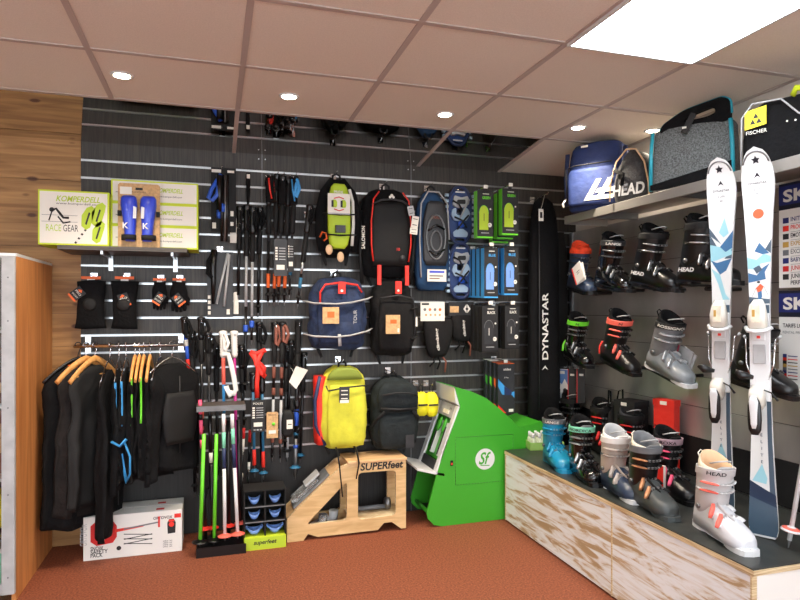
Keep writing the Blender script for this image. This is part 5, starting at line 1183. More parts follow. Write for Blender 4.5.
def bag(L_, R_, h, label, name='boot_bag', cat='bag', body='black_fabric', depth=.24, prof=None, wr=.006, seed=0, extras=None, n=4.0, shear=0):
    """a bag standing on the shelf; L_ and R_ are the floor-plan ends of its front face"""
    A, B = Vector(L_), Vector(R_); d = (B-A); w_ = d.length; d.normalize(); nrm = Vector((-d.y, d.x)); c = (A+B)/2+nrm*depth/2
    t = thing(name, label, cat, (c.x, c.y, SHZ+.001), rotz=math.atan2(d.y, d.x))
    prof = prof or [(0,.94),(.04,1),(.5,1),(.9,.97),(.97,.93),(1,.85)]
    P_ = []
    for (f0,a0),(f1,a1) in zip(prof[:-1],prof[1:]):
        for k in range(3): u=k/3; P_.append((f0+(f1-f0)*u,a0+(a1-a0)*u))
    P_.append(prof[-1])
    m = MB(); m.loft([sup(w_*a, depth*(.75+.25*math.sin(PI*min(1,f*.9+.08))), n, 40, (shear*f,0,h*f)) for f,a in P_], body); m.wrinkle(wr,7,seed)
    for i,v in enumerate(m.v):
        if v.z < .012: m.v[i] = Vector((v.x,v.y,max(0,v.z)))
    m.build('body', t)
    if extras: extras(t, w_, h, -depth/2)
    return t
def langex(t, w, h, y):
    part(t,'front_pocket',lambda m:(m.loft([sup(w*.86*a,.06,4,30,(.0,y+.006,h*f)) for f,a in ((.06,.9),(.1,1),(.4,1),(.55,.98),(.60,.9))],'blue_fabric')))
    part(t,'zipper',lambda m:m.tube([(-w*.46,y+.012,h*.1),(-w*.45,y-.022,h*.62),(-w*.30,y-.020,h*.66),(w*.36,y-.020,h*.66)],.004,'ink',6))
    part(t,'emblem',lambda m:[m.poly([(w*(.02+o)-.00,h*.12),(w*(.02+o)+.035,h*.12),(w*(.24+o)+.03,h*.42),(w*(.24+o),h*.42)],'cream_liner',y-.027+.0) for o in (-.14,.06)]+[m.poly([(-w*.12,h*.12),(w*.38,h*.12),(w*.38,h*.18),(-w*.06,h*.18)],'cream_liner',y-.0275),m.poly([(w*.08,h*.22),(w*.38,h*.22),(w*.38,h*.28),(w*.12,h*.28)],'cream_liner',y-.0275)])
    part(t,'side_clip',lambda m:m.tube([(-w*.5,y+.03,h*.2),(-w*.53,y+.0,h*.12),(-w*.5,y-.01,h*.06)],.006,'cream_liner',6))
    part(t,'small_label',lambda m:m.box(-w*.2,-w*.08,y+.0,y+.003,h*.93,h*.96,'paper'))
    for s in (-1,1): part(t,'side_strap',lambda m:m.tube([(s*w*.51,y+.06,h*.9),(s*w*.53,y+.05,h*.5),(s*w*.51,y+.05,h*.1)],.014,'navy',6,flat=(1,.4)))
bag((2.05,3.27),(2.25,2.99),.400,'royal blue boot bag with a cream angular emblem, leftmost on the high shelf',body='blue_fabric',depth=.27,extras=langex,seed=1,prof=[(0,.93),(.04,1),(.5,.98),(.85,.94),(.95,.90),(1,.80)])
def headx(t, w, h, y):
    part(t,'arched_piping',lambda m:m.tube([(-w*.49,y-.002,.01),(-w*.46,y-.006,h*.4),(-w*.30,y-.008,h*.78),(-w*.05,y-.008,h*.985),(w*.18,y-.008,h*.96),(w*.38,y-.006,h*.7),(w*.48,y-.004,h*.3),(w*.49,y-.002,.01)],.005,'skin_tan',6))
    part(t,'lettering',lambda m:m.text('HEAD',0,h*.12,.085,'light_grey',y-.010,bold=.03,shear=.1,width=w*.8))
    part(t,'webbing',lambda m:m.tube([(-w*.36,y-.012,h*.62),(-w*.12,y-.016,h*.52),(-w*.15,y-.016,h*.3)],.012,'black_fabric',6,flat=(1,.35)))
bag((2.14,2.95),(2.24,2.74),.29,'dark grey arched boot bag with large pale lettering, second on the high shelf',body='grey_fabric',depth=.24,extras=headx,seed=2,prof=[(0,.98),(.1,1),(.4,.94),(.65,.78),(.82,.56),(.93,.34),(1,.14)])
def tealx(t, w, h, y):
    for s in (-1,1): part(t,'teal_edge',lambda m:m.tube([(s*w*.5,y+.01,.01),(s*w*.49,y+.006,h*.6),(s*w*.47,y+.008,h*.97)],.010,'teal',8))
    part(t,'lower_panel',lambda m:m.poly([(-w*.49,.01),(w*.49,.01),(w*.49,h*.34),(-w*.49,h*.12)],'black_fabric',y-.006))
    def hd(m):
        o = rnd([(-w*.40,h*.95),(-w*.36,h*1.08),(-w*.1,h*1.25),(w*.36,h*1.34),(w*.45,h*1.28),(w*.47,h*.95)],.04); ho = rnd([(-w*.12,h*1.07),(-w*.02,h*1.15),(w*.26,h*1.22),(w*.30,h*1.12),(w*.20,h*1.08)],.03)
        q = with_holes(o,[ho],y+.02,y+.05,'black_fabric','black_fabric'); m.v,m.f,m.m,m.s,m.keys = q.v,q.f,q.m,q.s,q.keys
        m.tube([(p[0],y+.035,p[1]) for p in o[2:-4]],.008,'teal',6)
    part(t,'handle_panel',hd)
    part(t,'black_tag',lambda m:(m.cbox((w*.0,y-.012,h*1.0),(.03,.004,.10),'ink',(0,.5,0)),m.box(-.03,-.01,y-.016,y-.014,h*.93,h*.96,'paper')))
bag((2.15,2.63),(2.345,2.295),.318,'grey melange boot bag with teal edges and a tall carry handle',body='melange',depth=.17,extras=tealx,seed=3,wr=.003,n=6,prof=[(0,.98),(.03,1),(.5,.99),(.95,.96),(1,.92)])
def fischx(t, w, h, y):
    part(t,'yellow_patch',lambda m:(m.poly([(-w*.43,h*.60),(-w*.23,h*.64),(-w*.23,h*.92),(-w*.43,h*.88)],'yellow',y-.010),[m.poly([(-w*.33+a,h*.74+b),(-w*.33+a+.022,h*.74+b),(-w*.33+a+.011,h*.74+b+.022)],'ink',y-.0105) for a,b in ((-.022,-.02),(.002,-.018),(-.010,.004))]))
    part(t,'white_piping',lambda m:m.tube([(-w*.47,y-.004,.02),(-w*.46,y-.008,h*.8),(-w*.36,y-.01,h*.98),(-w*.1,y-.012,h*.96),(w*.05,y-.014,h*.7),(w*.3,y-.014,h*.5),(w*.49,y-.01,h*.4)],.004,'light_grey',6))
    part(t,'yellow_handle',lambda m:m.tube([(-w*.02,y+.02,h*1.0),(w*.02,y+.0,h*1.08),(w*.18,y-.02,h*1.02),(w*.34,y-.04,h*.88),(w*.30,y-.045,h*.78),(w*.20,y-.03,h*.80)],.013,'yellow_green',8,flat=(1,.5)))
    part(t,'lettering',lambda m:m.text('FISCHER',-w*.32,h*.52,.022,'paper',y-.012,width=.08))
    for i in range(8): part(t,'white_print',lambda m:m.disc(-w*.05+.03*i,h*(.62-.03*i+.05*((i*37)%5)/5),.004,'paper',y-.008,8))
bag((2.175,2.10),(2.35,1.72),.28,'black boot bag with a bright yellow square patch and yellow handle',body='black_fabric',depth=.17,extras=fischx,seed=4,prof=[(0,.97),(.04,1),(.5,.99),(.8,.93),(.93,.8),(1,.62)])

# ================================================================== SKI BOOTS
def boot(label, loc, heading, shell='black_plastic', cuff=None, liner='black_fabric', power='matte_black', bkl='silver', sole='black_plastic', s=1.0, pitch=0, accent=None, side=-1, tongue=None, pword=None, word=None, wordkey='white_plastic', inner=None, group=None, extra=None, soft_top=False, toecap=None):
    cuff = cuff or shell; inner = inner or liner
    t = thing('ski_boot', label, 'ski boot', loc, group=group)
    t.rotation_mode = 'XYZ'
    M = Matrix.Rotation(heading,4,'Z') @ Matrix.Rotation(pitch,4,'Y'); t.rotation_euler = M.to_euler(); t.scale = (s*1.02,s*1.12,s*.84)
    # lower shell, heel (-x) to toe (+x)
    secs = [(-.052,.016,.055,.02),(-.047,.028,.085,.0),(-.03,.036,.118,.0),(0,.041,.145,.0),(.035,.043,.155,.0),(.07,.044,.150,.0),(.105,.046,.130,.0),(.14,.049,.108,.0),(.175,.051,.089,.0),(.205,.050,.076,.0),(.23,.046,.067,.0),(.25,.038,.058,.0),(.262,.026,.047,.0),(.267,.012,.036,.006)]
    m = MB(); rings = []
    for x, hw, h, zb in secs:
        r_ = []
        for i in range(13):
            a = PI*i/12; c, sn = math.cos(a), math.sin(a)
            r_.append(Vector((x, hw*math.copysign(abs(c)**.62,c), .022+zb+(h-zb)*abs(sn)**.72)))
        for f in (-.6,0,.6): r_.append(Vector((x, hw*f, .020+zb)))
        rings.append(r_)
    m.loft(rings, shell); m.build('shell', t)
    if toecap:
        m = MB(); m.loft([[Vector((p.x, p.y*1.025, (p.z-.02)*1.03+.02)) for p in r_] for r_ in rings[8:12]], toecap, False, False); m.build('toe_cap', t)
    # overlapping shell edge on the instep
    m = MB(); m.tube([(.03,side*.012,.176),(.075,side*.018,.172),(.11,side*.016,.152),(.145,side*.010,.130),(.18,side*.0,.110)],[.006,.007,.007,.006,.004],cuff,8,flat=(1.8,.6)); m.build('overlap_flap', t)
    # sole with heel and toe lugs
    def outline(x0,x1,hw,n=8): 
        return [(x0+ (x1-x0)*.5-(x1-x0)*.5*math.cos(a), hw*math.sin(a)**.45) for a in [PI*i/n for i in range(n+1)]]
    def lug(x0,x1,hw,z0,z1,key,name):
        up = outline(x0,x1,hw); pl = up+[(a,-b) for a,b in up[::-1][1:-1]]
        mm = MB(); n = len(pl); mm.add([(a,b,z0) for a,b in pl]+[(a*1,b*1.0,z1) for a,b in pl],[list(range(n))[::-1],list(range(n,2*n))]+[(i,(i+1)%n,n+(i+1)%n,n+i) for i in range(n)],key); mm.build(name,t)
    lug(-.062,.045,.036,0,.026,sole,'heel_lug'); lug(.155,.288,.040,0,.024,sole,'toe_lug'); lug(-.05,.275,.042,.012,.030,sole if sole != 'white_plastic' else shell,'sole_plate')
    # cuff
    lean = .17; z0c, z1c = .105, .305; N_ = 32
    def cr(z, rx, ry, tilt=0.0): 
        cx = .022+lean*(z-.1); return [Vector((cx+rx*math.cos(a)*(1 if math.cos(a) < 0 else 1.08), ry*math.copysign(abs(math.sin(a))**.9,math.sin(a)), z-tilt*math.cos(a))) for a in [2*PI*i/N_ for i in range(N_)]]
    R_ = [cr(.092,.056,.040,.0),cr(.12,.066,.046,.01),cr(.16,.067,.049,.012),cr(.205,.066,.051,.010),cr(.25,.066,.054,.0),cr(.29,.068,.057,-.005),cr(.300,.067,.056,-.005),cr(.298,.062,.051,-.005),cr(.22,.056,.044)]
    m = MB(); m.loft(R_, cuff, False, False); m.build('cuff', t)
    m = MB(); m.tube([cr(.215,.0715,.056)[i] for i in range(-9,10)], .004, shell, 6, flat=(1.6,.6)); m.build('cuff_edge', t)
    # liner: tall soft collar with an opening, tongue in front
    def lr(z, rx, ry, k=0.0): 
        cx = .022+lean*(z-.1); return [Vector((cx+rx*math.cos(a), ry*math.sin(a), z+k*(-math.cos(a))+.012*abs(math.cos(a)))) for a in [2*PI*i/N_ for i in range(N_)]]
    L_ = [lr(.24,.057,.046),lr(.285,.062,.051,.004),lr(.315,.065,.054,.020),lr(.335,.065,.054,.030),lr(.342,.060,.049,.033),lr(.335,.051,.041,.030),lr(.30,.046,.036,.01),lr(.22,.044,.034),lr(.15,.034,.026)]
    m = MB(); m.loft(L_[:5], liner, False, False); m.loft(L_[4:], inner, False, True); m.wrinkle(.003,30,heading); m.build('liner', t)
    m = MB(); cx = .022+lean*.2; m.loft([sup(.022,.075*a,2.6,16,(cx+.050+lean*(z-.3)+b,0,z)) for z,a,b in ((.22,.9,.0),(.28,1,0),(.31,.95,.006),(.328,.8,.014),(.338,.55,.020))], tongue or liner); m.build('tongue', t)
    m = MB(); m.tube([(-.022,-.012,.335),(-.040,-.012,.36),(-.044,0,.372),(-.040,.012,.36),(-.022,.012,.335)],.0035,'black_fabric' if liner != 'cream_liner' else 'white_matte',6,flat=(1.5,.6)); m.build('pull_loop', t)
    m = MB(); cxx = .022+lean*.26
    m.tube([(cxx+.02,-.035,.345),(cxx+.055,-.02,.362),(cxx+.065,0,.366),(cxx+.055,.02,.362),(cxx+.02,.035,.345)],.0035,'light_grey' if liner != 'orange_liner' else 'orange_liner',6); m.build('liner_lace', t)
    # power strap
    m = MB(); m.loft([cr(z,.0735,.0605,-.004) for z in (.288,.292,.318,.324)]+[cr(.318,.069,.056,-.004)], power, False, False)
    if pword:
        wv = []; 
        V_,F_,wd = font_mesh(pword, .02, 0); k_ = .024; Rr = .066
        for a_,b_ in V_:
            ang = side*(.55)+ (a_*k_-wd*k_/2)/.062*(1); z = .297+b_*k_; cx0 = .022+lean*(z-.1)
            wv.append((cx0+.0815*math.cos(ang)*1.0, .0625*math.sin(ang), z))
        m.add(wv, F_, 'ink' if power in ('boot_pearl','neon_green','coral','mint','mauve') else 'paper')
    m.build('power_strap', t)
    # buckles
    def buckle(z, rx, ry, name='buckle', a0=-2.0, a1=1.3, wdt=.009, xoff=0, foot=False):
        mm = MB(); 
        if not foot:
            pts = [cr(z,rx,ry)[0].lerp(cr(z,rx,ry)[0],0)]; pts = [Vector((.022+lean*(z-.1)+rx*math.cos(a)*(1.08 if math.cos(a)>0 else 1), ry*math.sin(a), z-.006*math.cos(a))) for a in [side*(.0+(-1.1)+2.35*k/10) for k in range(11)]]
        else:
            hw, h = ry, rx; pts = []
            for k in range(11):
                a = PI/2 - side*(-.75+1.85*k/10); c, sn = math.cos(a), math.sin(a)
                pts.append(Vector((z-.014*sn+ .012*abs(c), hw*1.05*math.copysign(abs(c)**.62,c), .022+h*1.04*abs(sn)**.72+.003)))
            pts = pts
        mm.tube(pts, .0075, bkl, 6, flat=(.55,1.3)); ob = mm.build(name, t)
        # lever at the outer end, ladder rungs and accent link
        p = pts[-2]; q = pts[-4]; d = (q-p).normalized()
        nrm = Vector((p.x-(.03 if not foot else p.x), p.y, 0 if not foot else (p.z-.05))).normalized()
        l2 = MB(); A = p+nrm*.007; l2.tube([A-d*.020, A, A+d*.030, A+d*.044+nrm*.005],[.006,.009,.0085,.005], accent or bkl, 8, flat=(.55,1.1)); lv = l2.build('lever', ob)
        l3 = MB()
        for j in (3,4,5,6): c_ = pts[j]; l3.cbox(c_+ (Vector((c_.x-.04,c_.y,0)).normalized() if not foot else Vector((0,0,1)))*.004,(.008,.008,.010),'silver' if bkl != 'silver' else 'light_grey')
        l3.build('ladder', ob)
    buckle(.262,.0725,.0585); buckle(.222,.0715,.0565)
    buckle(.115,.122,.047,foot=True); buckle(.168,.092,.0505,foot=True)
    # logo on the outer ankle
    if word:
        mm = MB(); T = Matrix.Translation((.035,side*.0475,.066)) @ Matrix.Rotation(R(0 if side < 0 else 180),4,'Z')
        mm.text(word,0,0,.030,wordkey,0,bold=.04,shear=.15,rot=.0,width=.10,T=T); mm.build('lettering', t)
    mm = MB(); T = Matrix.Translation((.03,side*.0495,.125)) @ Matrix.Rotation(R(90),4,'X'); mm.lathe([(.001,-.004),(.011,-.004),(.012,0),(.011,.004),(.001,.004)],'steel_grey',14,T); mm.build('pivot_rivet', t)
    if extra: extra(t)
    return t

def onbench(px, py): return atZ(px, py, BH)
HB = R(-97)     # toes toward the viewer
def B_(label, px, py, heading=HB, **k):
    """px, py: the spot where the middle of the sole stands on the bench"""
    p = onbench(px, py); return boot(label, (p.x-.11*math.cos(heading)*0, p.y, BH+.0005), heading, **k)
def standing(label, px, py, heading, **k):
    p = onbench(px, py)      # toe tip on the bench
    s = k.get('s',1.0); return boot(label, (p.x-.27*s*math.cos(heading), p.y-.27*s*math.sin(heading), BH+.0005), heading, **k)
TB = R(-103)
standing('pale white ski boot with coral buckles at the near end of the bench', 749, 555, R(-103), shell='boot_white', cuff='boot_pearl', liner='cream_liner', inner='skin_tan', tongue='light_grey', power='boot_pearl', bkl='white_plastic', sole='white_plastic', accent='coral', s=1.0, pword='HEAD')
standing('bright blue ski boot with a grey strap beside the spray bottles', 566, 473, TB, shell='boot_blue', liner='black_fabric', power='mid_grey', bkl='boot_blue', sole='boot_blue', accent='boot_blue', s=.98, pword='LANGE')
standing('black ski boot with a mint green lettered strap, second from the left in front', 597, 487, TB, shell='black_shiny', liner='black_fabric', power='mint', bkl='black_plastic', accent='silver', s=1.0, pword='NORDICA', tongue='mid_grey')
standing('navy ski boot with white shaggy liner and white sole edge in the front row', 637, 504, R(-100), shell='boot_navy', cuff='boot_beige', liner='white_matte', inner='light_grey', power='white_matte', bkl='boot_beige', sole='white_plastic', accent='boot_beige', s=1.0, tongue='white_matte')
standing('dark grey ski boot with cream liner and grey strap in the front row', 672, 521, R(-100), shell='boot_graphite', cuff='black_plastic', liner='cream_liner', inner='mid_grey', power='mid_grey', bkl='black_plastic', sole='boot_graphite', accent='copper', s=1.02, tongue='mid_grey')
standing('black ski boot with pink buckle levers behind the white boot', 694, 506, R(-98), shell='black_plastic', liner='black_fabric', power='mauve', bkl='black_plastic', accent='pink', s=1.0, pword='ROXA')
# back row
standing('black ski boot in the back row, directly behind the blue boot', 583, 447, TB, shell='black_shiny', liner='black_fabric', power='matte_black', bkl='black_plastic', s=1.05)
standing('black ski boot in the back row, behind the mint strapped boot', 617, 461, TB, shell='black_plastic', liner='black_fabric', power='matte_black', bkl='dark_grey', accent='red', s=1.05)
standing('black ski boot with a small red tag in the back row behind the navy boot', 651, 473, R(-100), shell='black_plastic', liner='grey_fabric', power='matte_black', bkl='black_plastic', accent='red', s=1.05, tongue='black_fabric')

LEDGES = ['black ledge on the board under the orange lined boot','black ledge on the board under the all black looped boot','black ledge under the third boot of the top row',
 'black ledge under the large lettered boot left of the skis','black ledge under the neon green strapped boot','black ledge under the coral strapped boot','black ledge under the light grey boot','black ledge under the boot behind the skis']
# boots on metal ledges of the display board
def wallboot(label, heelpx, heelpy, X=2.30, heading=R(-97), pitch=R(10), ledge=True, **k):
    p = atX(heelpx, heelpy, X); s = k.get('s',.95); k['s'] = s
    o = boot(label, (p.x, p.y-.05, p.z), heading, pitch=pitch, **k)
    g = thing('boot_ledge', LEDGES.pop(0), 'bracket', (p.x, p.y-.05, p.z), rotz=heading)
    M = Matrix.Rotation(pitch,4,'Y')
    m = MB(); m.box(-.03*s,.20*s,-.03,.03,-.012,-.0015,'black_plastic',M); m.build('plate', g, bevel=.002)
    zc = -.10*math.sin(pitch)
    yw = (WX-.003-p.x)
    Mi = Matrix.Rotation(-heading,4,'Z'); m = MB()
    a = Vector((.11*math.cos(heading),.11*math.sin(heading),-.03*1)); 
    b = Vector((yw,.11*math.sin(heading),-.03)); ai = Mi @ a; bi = Mi @ b; m.cyl(ai, bi, .010, 'black_plastic', 8); m.build('arm', g)
    return o
wallboot('black and orange ski boot with a bright orange liner, top left of the board', 570, 289, X=2.27, shell='boot_navy', cuff='boot_navy', liner='orange_liner', power='orange_liner', bkl='dark_grey', s=.98, heading=R(-100), inner='orange_liner', toecap=None)
wallboot('all black ski boot with a pull loop, second in the top row of the board', 598, 286, X=2.27, shell='black_shiny', liner='black_fabric', power='dark_grey', bkl='black_plastic', s=1.02, heading=R(-94), accent='steel_grey', word=None, pword='LANGE')
wallboot('black ski boot lettered on the ankle, third in the top row of the board', 634, 285, X=2.27, shell='black_plastic', liner='black_fabric', power='matte_black', bkl='black_shiny', s=1.06, heading=R(-90), accent='silver', word='HEAD')
wallboot('large black lettered ski boot just left of the skis, top row', 682, 284, X=2.27, shell='black_plastic', liner='black_fabric', power='matte_black', bkl='black_shiny', s=1.08, heading=R(-92), accent='silver', word='HEAD', pitch=R(4))
wallboot('black ski boot with a neon green strap, left in the middle row of the board', 567, 357, X=2.27, shell='black_shiny', liner='black_fabric', power='neon_green', bkl='black_plastic', s=.97, heading=R(-98), accent='steel_grey', pword='N', extra=lambda t: part(t,'green_heel_spoiler',lambda m:m.tube([(-.058,-.02,.13),(-.06,-.032,.09),(-.03,-.046,.05)],.007,'neon_green',8)))
wallboot('black ski boot with a coral strap and coral buckles, middle row of the board', 604, 361, X=2.27, shell='black_plastic', liner='black_fabric', power='coral', bkl='black_plastic', s=1.02, heading=R(-95), accent='coral', pword='N', pitch=R(12), extra=lambda t: part(t,'red_heel_line',lambda m:m.tube([(-.058,-.02,.13),(-.06,-.032,.09),(-.03,-.046,.05)],.005,'bright_red',8)))
wallboot('light grey ski boot with black liner and silver buckles, middle row of the board', 649, 368, X=2.27, shell='boot_grey', cuff='mid_grey', liner='black_fabric', power='matte_black', bkl='light_grey', s=1.02, heading=R(-94), accent='silver', sole='white_plastic', pitch=R(14), pword='ROSSIGNOL')
wallboot('black ski boot mostly hidden behind the skis, middle row', 732, 381, X=2.27, shell='black_plastic', liner='black_fabric', power='matte_black', bkl='dark_grey', s=.95, heading=R(-88), accent='steel_grey')
# leaflets tucked into wall boots
def leaflet(px, py, X, w, h, label, rot, key='white_matte', n=2, mark='bright_red', tilt=0):
    p = atX(px, py, X); t = thing('product_booklet', label, 'booklet', p, rotz=RQ+tilt)
    for i in range(n):
        m = MB(); T = Matrix.Translation((.010*i,.006*i,-.004*i)) @ Matrix.Rotation(rot+.18*i,4,'Y'); m.box(-w/2,w/2,-.002,.002,-h/2,h/2,key,T)
        if i == 0: m.box(-w/2,-w/2+w*.10,-.0026,-.002,-h/2,h/2,mark,T); m.box(-w*.1,w*.25,-.0026,-.002,h*.05,h*.09,'mid_grey',T); m.box(-w*.1,w*.2,-.0026,-.002,-h*.05,-h*.02,'mid_grey',T)
        m.build('cover', t)
    return t
leaflet(578, 273, 2.16, .10, .115, 'white booklets with red spine tucked into the orange lined boot', R(-28))
leaflet(683, 361, 2.33, .11, .14, 'white booklet tucked behind the light grey boot', R(18), key='light_grey', mark='pink')

# blister packs hanging at the left end of the board
for k, (px, lb, kk) in enumerate(((562,'snowy mountain printed blister pack with boot heaters under the green strapped boot','photo_card'),(572,'black slim accessory pack, left of the dark pair under the green strapped boot','ink'),(581,'black slim accessory pack, right of the dark pair under the green strapped boot','ink'))):
    p = atX(px, 403, 2.34); zt = atX(px, 369, 2.34).z; h = zt-p.z
    t = thing('accessory_pack', lb, 'pack', (2.34, p.y, p.z), rotz=R(-45)); w = .10 if k == 0 else .055
    m = MB(); m.box(-w/2,w/2,-.004,.004,0,h,kk)
    if k == 0:
        m.box(-w*.46,w*.46,-.0046,-.004,h*.45,h*.98,'sky_photo'); m.poly([(-w*.46,h*.3),(w*.46,h*.3),(w*.46,h*.5),(w*.2,h*.72),(0,h*.55),(-w*.25,h*.66),(-w*.46,h*.5)],'white_matte',-.005); m.box(-w*.2,w*.2,-.0056,-.005,h*.86,h*.95,'paper'); m.box(-w*.42,-w*.22,-.0056,-.005,h*.48,h*.7,'bright_red')
        for s in (-1,1): m.loft([sup(.028*a,.014,2.5,12,(s*w*.22,-.008,h*f)) for f,a in ((.05,.6),(.1,1),(.25,.8),(.40,.9),(.44,.5))],'ink')
    else:
        m.box(-w*.5,-w*.42,-.0046,-.004,0,h,'red'); m.box(-w*.2,w*.3,-.0046,-.004,h*.8,h*.86,'paper')
    m.build('card', t)
    m = MB(); m.box(-.012,.012,-.001,.001,h,h+.018,'ink'); m.cyl((0,0,h+.012),(0.10,.095,h+.012),.002,'chrome',6); m.build('hanger', t)

# spray bottles in a green tray
q = onbench(545,452)
t = thing('bottle_tray', 'light green cardboard tray holding rows of spray bottles', 'tray', (q.x+.05,q.y+.10,BH+.0005), rotz=R(-12))
m = MB(); m.box(-.11,.11,-.07,.07,0,.004,'tray_green'); m.box(-.11,.11,-.07,-.066,0,.05,'tray_green'); m.box(-.11,.11,.066,.07,0,.05,'tray_green'); m.box(-.11,-.106,-.066,.066,0,.05,'tray_green'); m.box(.106,.11,-.066,.066,0,.05,'tray_green'); m.build('tray', t)
TQ = Matrix.Rotation(R(-12),4,'Z')
proto = None
for r_ in range(3):
    for c_ in range(5):
        off = TQ @ Vector((-.084+.042*c_, -.042+.042*r_, .0045)); pos = Vector((q.x+.05,q.y+.10,BH+.0005))+off
        if proto is None:
            proto = thing('spray_bottle','small white capped spray bottle standing in the green tray','bottle',pos,group='spray bottles in the green tray')
            m = MB(); m.lathe([(.001,0),(.015,0),(.016,.004),(.016,.058),(.010,.068),(.008,.072)],'bottle_body',16); m.build('bottle_body', proto)
            m = MB(); m.lathe([(.009,.070),(.0105,.071),(.0105,.096),(.008,.100),(.001,.100)],'white_plastic',14); m.build('cap', proto)
        else: dup(proto, pos)

# red and black boot boxes at the back of the bench
def carton2(p, w, d, h, rot, label, key, lidkey=None):
    p = Vector((p[0],p[1],0)); t = thing('shoe_box', label, 'box', (p.x,p.y,BH+.0006), rotz=rot)
    m = MB(); m.box(-w/2,w/2,-d/2,d/2,0,h-.02,key); m.build('box_body', t, bevel=.002)
    m = MB(); m.box(-w/2-.003,w/2+.003,-d/2-.003,d/2+.003,h-.035,h,lidkey or key); m.box(-.02,.02,-d/2-.0036,-d/2-.003,h-.028,h-.008,'paper'); m.build('lid', t, bevel=.002)
    return t
carton2((2.37,3.06),.14,.13,.36,R(-75),'black accessory box behind the back row of boots','ink')
t = carton2((2.40,2.80),.12,.06,.40,R(-70),'upright bright red box standing by the skis at the back of the bench','bright_red')
q = onbench(653,497)
t = thing('product_booklet','upright red and white booklet standing between two front boots','booklet',(q.x+.02,q.y+.06,BH+.001),rotz=R(-75)); m = MB(); m.box(-.09,.09,-.012,.012,0,.15,'bright_red'); m.box(-.0905,.0905,-.009,.009,.002,.1505,'paper'); m.build('covers',t); m = MB(); m.box(-.06,.0,-.0128,-.012,.04,.10,'paper'); m.build('title_panel',t)
t = thing('price_tag','white swing ticket hanging between the mint strapped and navy boots','tag',onbench(616,470)+Vector((-.0,.0,.08))); m = MB(); m.prism([(-.025,-.079),(.03,-.079),(.012,.07),(-.004,.07)],-.001,.001,'paper'); m.build('ticket',t)

# black pull bags with straps at the back by the board
q = Vector((2.36,3.24,BH))
t = thing('drawstring_pouch','black drawstring pouch with upright straps behind the boots','pouch',(q.x+.02,q.y,BH+.001)); m = MB(); m.loft([sup(.13*a,.10*a,2.6,20,(0,0,.32*f)) for f,a in ((0,.8),(.1,1),(.6,1),(.9,.8),(1,.5))],'matte_black'); m.wrinkle(.008,14,2); m.build('pouch',t)
for s in (-1,1): m = MB(); m.tube([(s*.02,0,.31),(s*.03,-.01,.39),(s*.05,-.02,.40),(s*.06,-.02,.2)],.006,'black_fabric',6,flat=(1,.5)); m.build('strap',t)

